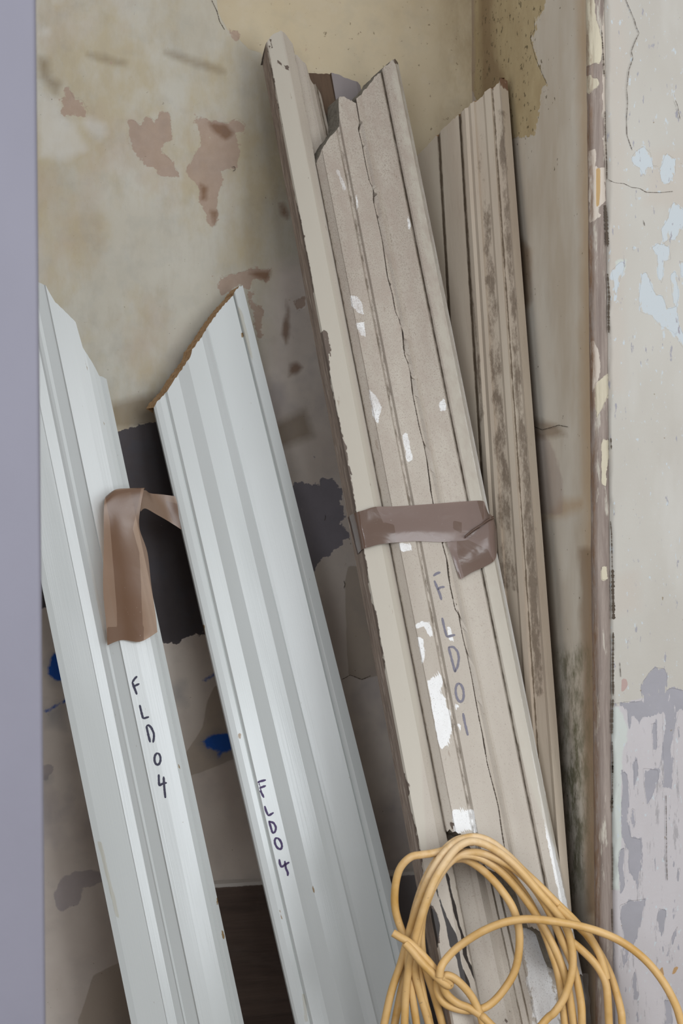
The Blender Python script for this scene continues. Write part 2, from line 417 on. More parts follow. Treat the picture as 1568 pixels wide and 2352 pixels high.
Z3 = lambda pts: zp(60, 0, 2.613, pts)
Z6 = lambda pts: zp(440, 560, 2.352, pts)
Z4 = lambda pts: zp(60, 1080, 2.613, pts)
Z5 = lambda pts: zp(60, 1750, 1.96, pts)
back_masks = {
 'cream': soft([[(488, -60), (500, 30), (522, 68), (545, 85), (570, 112), (600, 122), (640, 300), (760, 420), (1120, 420), (1120, -60)]], 9),
 'white': soft([Z3([(360, 700), (470, 740), (480, 800), (440, 840), (380, 800), (330, 740)]), Z3([(105, 175), (135, 175), (130, 200), (108, 198)]), Z3([(165, 0), (205, 0), (195, 20), (170, 15)]), Z3([(80, 560), (200, 590), (215, 680), (300, 760), (360, 900), (250, 960), (80, 940)])], 12),
 'low': soft([[(20, 1250), (300, 1050), (560, 960), (640, 620), (800, 560), (1140, 700), (1140, 2500), (20, 2500)]], 60),
 'umber': soft([[(792, 1340), (796, 1480), (800, 1550), (830, 1562), (865, 1552), (1000, 1560), (1000, 1300), (800, 1300)],
                Z4([(1130, 1290), (1330, 1290), (1330, 1700), (1050, 1810), (980, 1835), (955, 1700), (1060, 1540), (1085, 1400)]),
                Z5([(300, 960), (430, 900), (480, 1200), (200, 1250), (250, 1120)])], 10),
 'smudge_and_dark': soft([Z3([(845, 318), (950, 345), (1150, 400), (1190, 430), (1120, 425), (950, 370)]), Z3([(75, 340), (130, 360), (150, 460), (210, 500), (180, 560), (80, 470)]),
                 Z3([(380, 330), (480, 345), (590, 375), (560, 385), (400, 345)]), (lambda q: q)([(520, 1000), (560, 1010), (700, 940), (720, 1000), (560, 1060)]),
                 (lambda q: q)([(250, 930), (370, 900), (380, 975), (260, 985)])], 14),  # last outline darkens the wall left of the middle board's top
 'brown': soft([[(150, 198), (160, 200), (168, 222), (190, 232), (202, 255), (200, 272), (170, 260), (150, 268), (138, 258), (145, 225)],
   Z3([(612, 720), (640, 722), (690, 745), (712, 700), (735, 695), (780, 730), (805, 690), (830, 665), (868, 685), (862, 740), (882, 810), (865, 845), (825, 870), (812, 910), (870, 965), (920, 1050), (890, 1070), (820, 1060), (740, 1000), (660, 930), (620, 870)]),
   Z3([(1005, 690), (1050, 700), (1100, 720), (1200, 740), (1265, 710), (1310, 740), (1310, 790), (1262, 790), (1275, 850), (1270, 1000), (1180, 1020), (1180, 1110), (1150, 1180), (1145, 1300), (1130, 1380), (1095, 1340), (1070, 1270), (1040, 1200), (1035, 1120), (1000, 1080), (950, 1045), (990, 960), (1030, 900), (1055, 840), (1035, 770)]),
   Z3([(1215, 180), (1270, 185), (1275, 260), (1250, 240)]),
   Z6([(145, 240), (155, 180), (250, 155), (310, 140), (425, 135), (425, 190), (405, 215), (385, 190), (330, 195), (320, 240), (330, 310), (390, 370), (375, 410), (385, 490), (365, 530), (350, 490), (330, 400), (290, 240), (265, 225), (160, 280)]),
   Z6([(565, 300), (610, 290), (615, 340), (590, 360), (560, 340)])], 7),
 'rust': soft([Z3([(1100, 735), (1200, 745), (1250, 800), (1200, 840), (1130, 800)]), Z3([(1045, 1105), (1090, 1130), (1080, 1200), (1050, 1200)]), Z3([(1100, 1270), (1150, 1270), (1130, 1350)]),
   Z6([(512, 305), (530, 380), (525, 500), (510, 540), (485, 490), (490, 420), (512, 380)]), Z6([(530, 650), (565, 640), (600, 670), (570, 700), (520, 720)]),
   [(642, 468), (652, 466), (664, 490), (662, 506), (645, 492)], Z3([(1340, 1640), (1470, 1620), (1465, 1660), (1440, 1690)])], 9),
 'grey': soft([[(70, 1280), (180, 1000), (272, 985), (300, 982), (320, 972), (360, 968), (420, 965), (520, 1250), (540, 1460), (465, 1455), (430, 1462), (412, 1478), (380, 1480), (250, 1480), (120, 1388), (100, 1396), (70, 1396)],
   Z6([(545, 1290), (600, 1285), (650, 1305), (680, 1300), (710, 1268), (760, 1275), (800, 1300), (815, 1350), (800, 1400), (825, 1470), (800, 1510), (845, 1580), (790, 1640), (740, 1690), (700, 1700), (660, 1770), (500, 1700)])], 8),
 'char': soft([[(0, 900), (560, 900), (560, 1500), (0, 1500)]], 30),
 'lilac': soft([Z5([(125, 590), (150, 530), (220, 490), (330, 490), (400, 540), (330, 540), (260, 570), (230, 640), (160, 680), (130, 640)]), Z5([(60, 20), (115, 15), (120, 50), (90, 85), (60, 80)])], 7),
 'blue': soft([Z4([(150, 1120), (190, 1085), (240, 1270), (190, 1262), (160, 1250), (130, 1220)]), Z4([(100, 1452), (160, 1418), (240, 1378), (240, 1392), (190, 1412), (120, 1455)]),
   Z4([(1050, 1632), (1110, 1592), (1200, 1580), (1260, 1600), (1260, 1670), (1185, 1690), (1150, 1728), (1155, 1690), (1090, 1665)]), Z4([(1060, 1262), (1130, 1215), (1135, 1225), (1080, 1270)])], 9),
 'bluehaze': soft([Z4([(100, 1160), (220, 1060), (240, 1300), (140, 1290)]), Z4([(110, 1440), (240, 1390), (240, 1560), (120, 1540)]), Z4([(850, 1290), (950, 1270), (960, 1400), (880, 1400)]), Z4([(100, 1840), (150, 1830), (150, 1860), (100, 1870)]),
   Z4([(1020, 1640), (1150, 1560), (1280, 1580), (1280, 1700), (1150, 1760)])], 14),
 'speck': soft([[(560, -50), (1120, -50), (1120, 560), (800, 300), (560, 150)]], 90),
 'corner': soft([[(1030, -50), (1140, -50), (1140, 900), (1000, 600)]], 40),
}
us = axis_lines(-0.10, XR + 0.004, -0.9, XR + 0.004, 0.0042)
vs = axis_lines(0.16, 1.68, -0.0, 2.5, 0.0045)
us = us[us <= XR + 0.006]
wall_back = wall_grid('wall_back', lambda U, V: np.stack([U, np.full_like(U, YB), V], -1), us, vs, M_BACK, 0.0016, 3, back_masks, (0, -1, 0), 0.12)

Zr = lambda pts: zp(1000, 0, 2.76, pts)
ret_masks = {
 'ochre': soft([Zr([(150, -60), (690, -60), (690, 0), (690, 75), (680, 90), (660, 98), (632, 110), (634, 190), (605, 240), (640, 370), (680, 480), (710, 530), (668, 560), (660, 700), (620, 860), (480, 880), (400, 860), (220, 560)])], 9),
 'tan': soft([[(1325, -50), (1352, -50), (1372, 1200), (1376, 2400), (1352, 2400), (1340, 1200)], [(1195, 560), (1215, 580), (1212, 700), (1195, 720)], [(1290, 1150), (1345, 1140), (1345, 1170), (1230, 1200)]], 13),
 'pink': soft([[(1225, 985), (1265, 1010), (1290, 1100), (1290, 1180), (1230, 1180)], [(1060, 0), (1090, 0), (1090, 900), (1060, 900)]], 12),
 'brownstain': soft([[(1100, -50), (1130, -50), (1135, 130), (1160, 180), (1105, 260)], [(1190, 540), (1216, 570), (1220, 690), (1190, 720)], [(1220, 960), (1280, 975), (1300, 1000), (1225, 1010)], [(1330, 1260), (1375, 1260), (1380, 2100), (1345, 2100)]], 13),
 'mould': soft([[(1282, 1500), (1345, 1490), (1352, 1900), (1345, 2020), (1310, 2120), (1280, 2100)]], 25),
 'speck': soft([[(1080, -50), (1250, -50), (1260, 250), (1190, 340), (1080, 330)]], 50),
}
ys = axis_lines(1.60, YB + 0.004, 1.60, YB + 0.004, 0.0045); ys = ys[ys <= YB + 0.006]
wall_return = wall_grid('wall_right', lambda U, V: np.stack([np.full_like(U, XR), U, V], -1), ys, vs, M_RET, 0.0016, 13, ret_masks, (-1, 0, 0), 0.10)

Z7 = lambda pts: zp(1280, 0, 2.735, pts)
Z8 = lambda pts: zp(1340, 1500, 2.76, pts)
front_masks = {
 'white': soft([Z7([(465, 990), (490, 950), (540, 920), (580, 960), (600, 1040), (650, 1050), (680, 960), (740, 1000), (740, 1080), (700, 1160), (650, 1140), (640, 1060), (560, 1050), (545, 1110), (520, 1060), (475, 1030)]),
   Z7([(735, 1270), (800, 1330), (800, 1400), (735, 1510), (700, 1500), (670, 1530), (650, 1440), (690, 1380), (710, 1300)]),
   Z7([(590, 1560), (630, 1530), (700, 1550), (710, 1630), (670, 1640), (655, 1780), (630, 1740), (625, 1600)]),
   Z7([(530, 1720), (560, 1710), (590, 1800), (620, 1850), (660, 1860), (690, 1940), (750, 1930), (760, 2050), (800, 2120), (800, 2200), (720, 2080), (650, 2050), (590, 1980), (520, 1960), (510, 1870)]),
   Z7([(340, 1700), (400, 1640), (430, 1660), (390, 1760), (360, 1880), (350, 1770)]),
   Z7([(710, 1730), (740, 1700), (760, 1850), (740, 1960), (715, 1820)]), Z7([(470, 1550), (480, 1550), (480, 1572), (472, 1572)]), Z7([(770, 1640), (800, 1650), (800, 1740), (775, 1740)])], 5),
 'grey': soft([Z8([(360, 210), (410, 130), (450, 90), (510, 100), (530, 150), (520, 240), (560, 220), (640, 240), (640, 360), (600, 370), (590, 440), (570, 520), (575, 700), (555, 860), (500, 850), (505, 700), (500, 380), (400, 400), (350, 430), (310, 400), (290, 470), (280, 380), (240, 330), (200, 350), (190, 320), (250, 310), (330, 310), (380, 300)]),
   Z8([(375, 730), (470, 740), (475, 800), (440, 890), (398, 965), (385, 850)]),
   Z8([(245, 740), (270, 770), (295, 880), (275, 1060), (300, 1170), (360, 1180), (370, 1290), (340, 1520), (330, 1450), (290, 1370), (280, 1230), (240, 1170), (240, 950)]),
   Z8([(230, 1600), (300, 1570), (390, 1560), (370, 1700), (320, 1830), (290, 1920), (240, 2020), (250, 1800)]),
   Z8([(460, 1680), (480, 1620), (520, 1630), (520, 1700), (490, 1790), (465, 1760)]), Z8([(220, 1260), (260, 1230), (260, 1480), (230, 1530)]),
   Z8([(600, 1720), (560, 1850), (530, 1920), (560, 1800)]), Z8([(430, 450), (460, 440), (465, 600), (440, 660)]), Z8([(320, 700), (335, 660), (345, 720), (345, 780), (322, 860)]),
   Z8([(600, 1360), (615, 1360), (600, 1450), (585, 1440)]), Z8([(300, 2080), (330, 2000), (345, 2100), (350, 2180), (320, 2190)]), Z8([(510, 2200), (560, 2210), (560, 2352), (520, 2352)]),
   Z8([(305, 980), (320, 990), (330, 1060), (318, 1120), (300, 1050)]), Z8([(590, 460), (610, 470), (600, 550)])], 5),
 'base': soft([Z8([(170, 350), (200, 340), (240, 330), (300, 300), (640, 250), (640, 2500), (130, 2500), (130, 350)])], 10),
 'mint': soft([Z8([(180, 330), (230, 340), (280, 470), (240, 700), (240, 1250), (225, 1500), (170, 1500)]), Z7([(360, 1640), (430, 1630), (430, 1700), (370, 1730)])], 14),
 'warm_and_shadow': soft([[(1395, 1330), (1460, 1310), (1470, 1400), (1410, 1420)], [(1500, 350), (1600, 350), (1600, 480), (1480, 470)], Z8([(380, 1000), (640, 950), (640, 1600), (400, 1500)]), [(1395, -50), (1440, -50), (1430, 900), (1395, 900)]], 20),  # third outline tints in the soft shadow at the lower right
 'rose': soft([Z8([(240, 160), (270, 165), (282, 200), (262, 235), (238, 250)]), [(1432, 1340), (1436, 1340), (1434, 1352)]], 5),
 'ochre': soft([Z8([(555, 2040), (575, 1990), (605, 1985), (580, 2030)]), Z8([(470, 2020), (500, 1985), (510, 2040), (490, 2050)])], 5),
}
xs = axis_lines(0.6615, 0.80, 0.6615, 1.9, 0.0021)
vsf = axis_lines(0.16, 1.62, 0.0, 2.5, 0.0032)
ragged = smooth_noise(4000, 6, 1, 5)
def front_extra(U, V):
    # broken arris next to the corner bead: the plaster falls back a few millimetres, unevenly
    e = 0.004 + 0.0022 * vnoise2(V * 60, V * 0 + 3, 21) + 0.0022 * vnoise2(V * 18, V * 0 + 1, 22)
    return -0.006 * np.clip(1 - (U - 0.6615) / e, 0, 1)
wall_front = wall_grid('wall_chimney', lambda U, V: np.stack([U, np.full_like(U, YF), V], -1), xs, vsf, M_FRONT, 0.0012, 33, front_masks, (0, -1, 0), 0.10, front_extra)

# corner bead
zs = np.concatenate([np.linspace(0, .15, 3), np.arange(.16, 1.64, .0045), np.linspace(1.66, 2.5, 5)])
ang = np.linspace(math.radians(60), math.radians(360), 34)
bc = (0.6525, 1.5985)
A, Zz = np.meshgrid(ang, zs, indexing='ij')
rad = 0.0108 + 0.0006 * vnoise2(A * 3, Zz * 9, 41) + 0.0005 * vnoise2(A * 9, Zz * 40, 42)
bx_ = bc[0] + rad * np.cos(A); by_ = bc[1] + rad * np.sin(A)
P = np.stack([bx_, by_, Zz], -1).reshape(-1, 3)
X, Y = proj(P)
n0, n1 = A.shape
idx = np.arange(n0 * n1).reshape(n0, n1)
F = np.stack([idx[:-1, :-1].ravel(), idx[1:, :-1].ravel(), idx[1:, 1:].ravel(), idx[:-1, 1:].ravel()], 1).tolist()
Zb = Z7
at = {
 'paint': mask_px(X, Y, [Zb([(160, -60), (230, -60), (240, 90), (290, 300), (270, 400), (240, 395), (190, 420), (170, 420), (150, 20)]), Zb([(90, 480), (150, 470), (255, 490), (265, 540), (225, 560), (170, 600), (110, 560)]), [(1366, 880), (1396, 860), (1400, 900), (1370, 960)], [(1380, 1010), (1398, 1010), (1392, 1120), (1380, 1110)], [(1380, 1300), (1392, 1300), (1396, 1330), (1382, 1332)]], 5),
 'plaster': mask_px(X, Y, [Zb([(190, 950), (240, 935), (240, 1040), (300, 1060), (300, 1270), (240, 1310), (275, 1345), (225, 1400), (200, 1400)]), Zb([(290, -50), (330, -50), (330, 1200), (300, 1200), (280, 500)]), [(1355, 780), (1375, 800), (1378, 860), (1360, 900)]], 5),
 'amber': mask_px(X, Y, [Zb([(242, 1050), (268, 1060), (268, 1200), (260, 1300), (242, 1300)])], 4),
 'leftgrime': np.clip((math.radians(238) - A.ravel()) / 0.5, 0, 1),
}
tag(mesh_obj('trim_1', P, F, [M_BEAD], None, None, True, None, at), kind='structure')

# foreground pier at the left
def box_bevel(name, x0, x1, y0, y1, z0, z1, r, mat, parent=None, ns=5):
    pts = []
    for cx, cy, a0 in ((x1 - r, y0 + r, -90), (x1 - r, y1 - r, 0), (x0 + r, y1 - r, 90), (x0 + r, y0 + r, 180)):
        for k in range(ns + 1):
            a = math.radians(a0 + 90 * k / ns); pts.append((cx + r * math.cos(a), cy + r * math.sin(a)))
    zz = np.linspace(z0, z1, 60)
    V = [(x, y, z) for z in zz for x, y in pts]; n = len(pts)
    F = [[j * n + i, j * n + (i + 1) % n, (j + 1) * n + (i + 1) % n, (j + 1) * n + i] for j in range(len(zz) - 1) for i in range(n)]
    F += [list(range(n))[::-1], [(len(zz) - 1) * n + i for i in range(n)]]
    return mesh_obj(name, V, F, [mat], parent, None, True)
pe = unproj(93, 1176, 1.12)
tag(box_bevel('wall_left', pe[0] - .75, pe[0], pe[1], pe[1] + .06, 0, 2.5, .004, M_PIER), kind='structure')

fl = mesh_obj('floor', [(-1.8, -1.6, 0), (2.0, -1.6, 0), (2.0, 2.2, 0), (-1.8, 2.2, 0), (-1.8, -1.6, -.05), (2.0, -1.6, -.05), (2.0, 2.2, -.05), (-1.8, 2.2, -.05)],
              [[0, 1, 2, 3], [7, 6, 5, 4], [0, 4, 5, 1], [1, 5, 6, 2], [2, 6, 7, 3], [3, 7, 4, 0]], [M_FLOORW])
tag(fl, kind='structure')

# skirting board of the back wall: bare brown timber with a pale paint line along its top edge
def mat_skirting():
    s = NB('dark_stripped_skirting')
    n = s.noise((5, 60, 70), 6, .7, 411, .5)
    c = s.mix(s.step(n, .5, .4), lin(96, 80, 70), lin(70, 57, 50))
    c = s.mix(s.mul(s.step(s.noise((8, 8, 20), 4, .6, 412), .6, .2), .4), c, lin(112, 100, 92))
    c = s.mix(s.amask('greypaint', 30, .4, .2, 413), c, lin(128, 122, 122))
    c = s.mix(s.amask('line', (160, 100, 400), .9, .3, 415), c, lin(190, 184, 176))
    s.bump(n, .4, .001)
    return s.out(c, .6, .35)
sk_top = 0.352
sx = np.linspace(float(on_plane(395., 2031., np.array([0, YB - .022, 0]), np.array([0, 1., 0]))[0]), XR - 0.004, 150); rows = [(0.0, 0.0), (.006, 0), (.10, 0), (.2, 0), (.3, 0), (sk_top - .010, 0), (sk_top - .006, 0), (sk_top - .003, .0008), (sk_top, .003), (sk_top, .013), (sk_top, .022)]
V = []; at = {'line': [], 'greypaint': []}
for z, dy in rows:
    for x in sx:
        V.append((x, YB - .022 + dy, z)); at['line'].append(1.0 if z >= sk_top - .004 else 0.0)
        p_, q_ = proj(np.array([V[-1]])); at['greypaint'].append(float(np.clip((p_[0] - 860) / 30, 0, 1)))
n = len(sx)
F = [[j * n + i, j * n + i + 1, (j + 1) * n + i + 1, (j + 1) * n + i] for j in range(len(rows) - 1) for i in range(n - 1)]
V.append((sx[0], YB, 0.0)); at['line'].append(0.0); at['greypaint'].append(0.0)
F.append([len(V) - 1] + [j * n for j in range(len(rows))][::-1])
tag(mesh_obj('baseboard_back', V, F, [mat_skirting()], None, None, False, None, at), kind='structure')

# ------------------------------------------------------------------ mouldings
BOARDS = {}
class Board:
    """A straight moulding. A0/A1: two points (px, py, depth) on its face along its length,
    R: a point across it. cols: (x at row yt, x at row yb, height above the face plane)."""
    def __init__(s, A0, A1, R, yt, yb, cols, cut, bottom_y=None, thick=.028, cut_noise=.0010, du=.0025, seed=1,
                 back_cut=(0.0, 0.0), side_l=0.0, side_r=0.0, crack=None, lift=0.0, wob=0.0):
        a0 = unproj(*[np.array(x) for x in A0]); a1 = unproj(*[np.array(x) for x in A1]); r = unproj(*[np.array(x) for x in R])
        s.l = (a0 - a1) / np.linalg.norm(a0 - a1)          # up along the board
        q = r - a1; q = q - s.l * np.dot(q, s.l); s.w = q / np.linalg.norm(q)
        if np.dot(s.w, RGT) < 0: s.w = -s.w
        s.n = np.cross(s.w, s.l)
        if np.dot(s.n, FWD) > 0: s.n = -s.n
        s.o = a1 + s.n * lift
        s.hm = float(np.mean([c[2] for c in cols]))
        # columns as straight lines in (u, v)
        T = [s.uv(x, yt, h) for x, _, h in cols]; B = [s.uv(x, yb, h) for _, x, h in cols]
        H = [c[2] for c in cols]
        s.cols = []
        for i in range(len(cols)):
            s.cols.append((T[i], B[i], H[i]))
            if i + 1 < len(cols):
                wd = abs(B[i + 1][0] - B[i][0]); k = max(1, int(round(wd / du)))
                for j in range(1, k):
                    f = j / k
                    s.cols.append((T[i] * (1 - f) + T[i + 1] * f, B[i] * (1 - f) + B[i + 1] * f, H[i] * (1 - f) + H[i + 1] * f))
        C = np.array([s.uv(x, y) for x, y in cut])
        for i in range(1, len(C)):
            if C[i][0] <= C[i - 1][0]: C[i][0] = C[i - 1][0] + 1e-5
        if bottom_y is None:
            vbot = lambda u: -((s.o + s.w * u)[2]) / s.l[2] + 0.0005
        elif isinstance(bottom_y, (int, float)):
            vb = s.uv(cols[len(cols) // 2][1], bottom_y)[1]; vbot = lambda u: vb
        else:
            Bc = np.array([s.uv(x, y) for x, y in bottom_y])
            for i in range(1, len(Bc)):
                if Bc[i][0] <= Bc[i - 1][0]: Bc[i][0] = Bc[i - 1][0] + 1e-5
            vbot = lambda u: np.interp(u, Bc[:, 0], Bc[:, 1])
        rng = np.random.default_rng(seed)
        nc = len(s.cols)
        t_idx = np.arange(nc)
        NR = 300
        V = []; UV = []
        tops = []
        for i, (t, b, h) in enumerate(s.cols):
            f = lambda v: b[0] + (t[0] - b[0]) * (v - b[1]) / (t[1] - b[1])
            v = t[1]
            for _ in range(6): v = np.interp(f(v), C[:, 0], C[:, 1])
            v += cut_noise * (rng.uniform(-1, 1))
            vb = vbot(f(b[1]))
            if not isinstance(bottom_y, (int, float)) and bottom_y is not None: vb += cut_noise * 1.5 * rng.uniform(-1, 1)
            tops.append(v)
            vv = np.linspace(v, vb, NR)
            uu = f(vv)
            if crack is not None and crack[0] == i: pass
            for a_, c_ in zip(uu, vv):
                UV.append((a_, c_, h))
        UV = np.array(UV).reshape(nc, NR, 3)
        if wob: UV[..., 2] += wob * vnoise2(UV[..., 0] * 40 + seed, UV[..., 1] * 8, 50 + seed)
        s.UV = UV; s.nc = nc; s.NR = NR; s.cols_n = len(cols)
        s.thick = thick; s.back_cut = back_cut; s.side = (side_l, side_r)
        s.first = cols
    def uv(s, px, py, h=None):
        p = on_plane(px, py, s.o + s.n * (s.hm if h is None else h), s.n) - s.o
        return np.array([np.dot(p, s.w), np.dot(p, s.l)])
    def P(s, u, v, h):
        u = np.asarray(u)[..., None]; v = np.asarray(v)[..., None]; h = np.asarray(h)[..., None]
        return s.o + u * s.w + v * s.l + h * s.n
    def height(s, u, v):
        t = np.array([[c[1][0] + (c[0][0] - c[1][0]) * (v - c[1][1]) / (c[0][1] - c[1][1]), c[2]] for c in s.cols])
        return float(np.interp(u, t[:, 0], t[:, 1]))
    def top_limit(s, u):
        pass
    def build(s, name, mats, parent, masks, groove_px=None, edge_r=None, crack_px=None):
        """mats: front, end, side"""
        UV = s.UV.copy(); nc, NR = s.nc, s.NR
        # real crack: nearest columns are pulled to the crack line and sunk
        if crack_px is not None:
            cl = np.array([s.uv(x, y) for x, y in crack_px]); cl = cl[np.argsort(cl[:, 1])]
            for j in range(NR):
                v = UV[:, j, 1].mean()
                if v < cl[0, 1] or v > cl[-1, 1] + .02: continue
                uc = np.interp(v, cl[:, 1], cl[:, 0])
                k = int(np.argmin(np.abs(UV[1:-1, j, 0] - uc))) + 1
                wd = .0006
                h0 = UV[k, j, 2]
                UV[k, j, 0] = uc; UV[k, j, 2] = h0 - .007
                if UV[k - 1, j, 0] < uc - wd: UV[k - 1, j, 0] = uc - wd
                if UV[k + 1, j, 0] > uc + wd: UV[k + 1, j, 0] = uc + wd
        P0 = s.P(UV[..., 0], UV[..., 1], UV[..., 2]).reshape(-1, 3)
        idx = np.arange(nc * NR).reshape(nc, NR)
        F = np.stack([idx[:-1, :-1].ravel(), idx[:-1, 1:].ravel(), idx[1:, 1:].ravel(), idx[1:, :-1].ravel()], 1).tolist()
        MI = [0] * len(F)
        # back rim
        bt = -s.thick
        top = UV[:, 0, :].copy(); top[:, 0] += s.back_cut[0]; top[:, 1] += s.back_cut[1]; top[:, 2] = bt
        bot = UV[:, -1, :].copy(); bot[:, 2] = bt
        lf = UV[0].copy(); lf[:, 0] -= s.side[0]; lf[:, 2] = bt
        rt = UV[-1].copy(); rt[:, 0] += s.side[1]; rt[:, 2] = bt
        top[0] = [lf[0][0] + s.back_cut[0], top[0][1], bt]; top[-1] = [rt[0][0] + s.back_cut[0], top[-1][1], bt]
        def addv(a):
            b = len(allv[0]); allv[0] = np.vstack([allv[0], a]); return np.arange(b, b + len(a))
        allv = [UV.reshape(-1, 3)]
        # duplicate rims so that end and side faces keep sharp edges
        t0 = addv(UV[:, 0, :]); t1 = addv(top)
        l0 = addv(UV[0]); l1 = addv(lf); r0 = addv(UV[-1]); r1 = addv(rt)
        b0 = addv(UV[:, -1, :]); b1 = addv(bot)
        for i in range(nc - 1):
            F.append([t0[i], t0[i + 1], t1[i + 1], t1[i]]); MI.append(1)
            F.append([b0[i + 1], b0[i], b1[i], b1[i + 1]]); MI.append(1)
        for j in range(NR - 1):
            F.append([l0[j + 1], l0[j], l1[j], l1[j + 1]]); MI.append(2)
            F.append([r0[j], r0[j + 1], r1[j + 1], r1[j]]); MI.append(2 if len(mats) < 4 else 3)
            if j > 0: F.append([l1[j], r1[j], r1[j + 1], l1[j + 1]]); MI.append(1)
        F.append([int(x) for x in t1] + [int(r1[1]), int(l1[1])]); MI.append(1)
        UVa = allv[0]
        Pa = s.P(UVa[:, 0], UVa[:, 1], UVa[:, 2])
        X, Y = proj(Pa)
        at = {k: f(X, Y) for k, f in masks.items()}
        nfront = nc * NR
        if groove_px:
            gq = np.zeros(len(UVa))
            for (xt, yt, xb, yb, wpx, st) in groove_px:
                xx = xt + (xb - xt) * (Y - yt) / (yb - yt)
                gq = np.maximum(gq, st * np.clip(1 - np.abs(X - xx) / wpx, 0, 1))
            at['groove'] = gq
        o = mesh_obj(name, Pa, F, mats, None, MI, False, UVa, at)
        o.data.update()
        return adopt(o, parent) if parent is not None else o

def ribbon(name, board, strokes, width, mat, parent, lift=.0004, taper=True, jit=0.0, seed=0, label=None):
    """flat strokes lying on a board's surface, as real ink, 0.4 mm proud. strokes: lists of pixels"""
    V = []; F = []
    rng = np.random.default_rng(seed)
    for st in strokes:
        uv = np.array([board.uv(x, y) for x, y in st])
        seg = np.linalg.norm(np.diff(uv, axis=0), axis=1); L = np.concatenate([[0], np.cumsum(seg)])
        k = max(6, int(L[-1] / .0012)); t = np.linspace(0, L[-1], k)
        u = np.interp(t, L, uv[:, 0]); v = np.interp(t, L, uv[:, 1])
        for _ in range(2):
            u[1:-1] = (u[:-2] + 2 * u[1:-1] + u[2:]) / 4; v[1:-1] = (v[:-2] + 2 * v[1:-1] + v[2:]) / 4
        du_ = np.gradient(u); dv_ = np.gradient(v); nn = np.hypot(du_, dv_) + 1e-9
        b = len(V)
        for i in range(k):
            e = min(1, .55 + min(i, k - 1 - i) * .25) if taper else 1
            wd = width * .5 * e * (1 + jit * rng.uniform(-1, 1))
            for sg in (-1, 1):
                uu = u[i] - sg * dv_[i] / nn[i] * wd; vv = v[i] + sg * du_[i] / nn[i] * wd
                V.append(board.P(uu, vv, board.height(uu, vv) + lift))
        for i in range(k - 1):
            F.append([b + 2 * i, b + 2 * i + 1, b + 2 * i + 3, b + 2 * i + 2])
    o = mesh_obj(name, V, F, [mat])
    if label: o['label'] = label
    return adopt(o, parent)

def letters(board, counts, strokes, width, mat, parent, **k):
    i = 0
    for c in counts:
        ribbon('marker_letter', board, strokes[i:i + c], width, mat, parent, **k); i += c

def ell(cx, cy, rx, ry, tilt=0, n=22):
    a = np.linspace(-1.4, 2 * math.pi - 1.3, n)
    return [(cx + rx * math.cos(t) + tilt * ry * math.sin(t), cy + ry * math.sin(t)) for t in a]

def foot(board):
    c = board.UV[board.nc // 2, -1]
    p = board.P(c[0], c[1], -board.thick / 2)
    return (float(p[0]), float(p[1]), 0.0)

zero = lambda X, Y: np.zeros(X.shape)

# ---- 1: left white architrave
b1 = Board((287, 1070, 2.000), (506.5, 2100, 1.945), (250, 2100, 1.920), 1070, 2100,
  [(40, 250, .020), (55, 265, .0215), (119, 331.4, .0215), (121, 333, .0225), (144.7, 355.3, .0200), (151, 369, .0225), (157, 372, .0240), (164, 377, .0225),
   (188, 403, .0275), (191, 406, .0305), (228, 440, .0278), (250, 460, .0256), (262, 478, .0232), (270.7, 487, .0205), (273, 489, .0190), (280, 497, .0200), (287, 506.5, .0160)],
  [(-150, 540), (60, 640), (88, 650), (105, 658), (112, 672), (125, 695), (175, 742), (181, 772), (186, 792), (222, 850), (226, 862), (248, 868), (256, 885)],
  thick=.006, seed=2, wob=.00025, back_cut=(0, .002))
t1 = thing('architrave', 'glossy white architrave at far left, marked FLD04 in black ink below a tape flap', 'architrave', foot(b1), 'white painted architraves')
b1.build('moulded_board', [M_WHITE, M_WHITE, M_WHITE], t1, {
  'chip': soft([[(196, 838), (201, 842), (199, 862), (197, 850)], [(237, 968), (241, 969), (240, 977), (237, 976)], [(407, 1757), (413, 1757), (414, 1765), (408, 1765)], [(496, 2065), (500, 2060), (502, 2080), (497, 2080)], [(508, 2135), (514, 2140), (516, 2160), (510, 2155)], [(499, 2088), (503, 2090), (503, 2100)]], 4),
  'edge': soft([zp(60, 1750, 1.96, [(320, 360), (340, 360), (420, 700), (405, 700)]), [(105, 1480), (110, 1480), (150, 1640), (146, 1640)]], 4)})
z5 = lambda pts: zp(80, 1300, 2.94, pts)
letters(b1, (3, 2, 2, 1, 2), [z5([(690, 745), (672, 762), (657, 787)]), z5([(657, 785), (668, 815), (680, 845), (688, 868)]), z5([(670, 812), (705, 795)]),
  z5([(707, 938), (718, 985), (730, 1030)]), z5([(730, 1030), (770, 1018)]), z5([(752, 1080), (765, 1140), (778, 1190)]), z5([(752, 1080), (766, 1072), (785, 1090), (803, 1130), (803, 1160), (797, 1192)]),
  [(80 + x / 2.94, 1300 + y / 2.94) for x, y in ell(827, 1302, 21, 40)], z5([(835, 1405), (836, 1450), (838, 1482), (860, 1468), (890, 1462)]), z5([(868, 1420), (873, 1500), (880, 1565)])],
  .0030, M_INK, t1, jit=.12, seed=5)

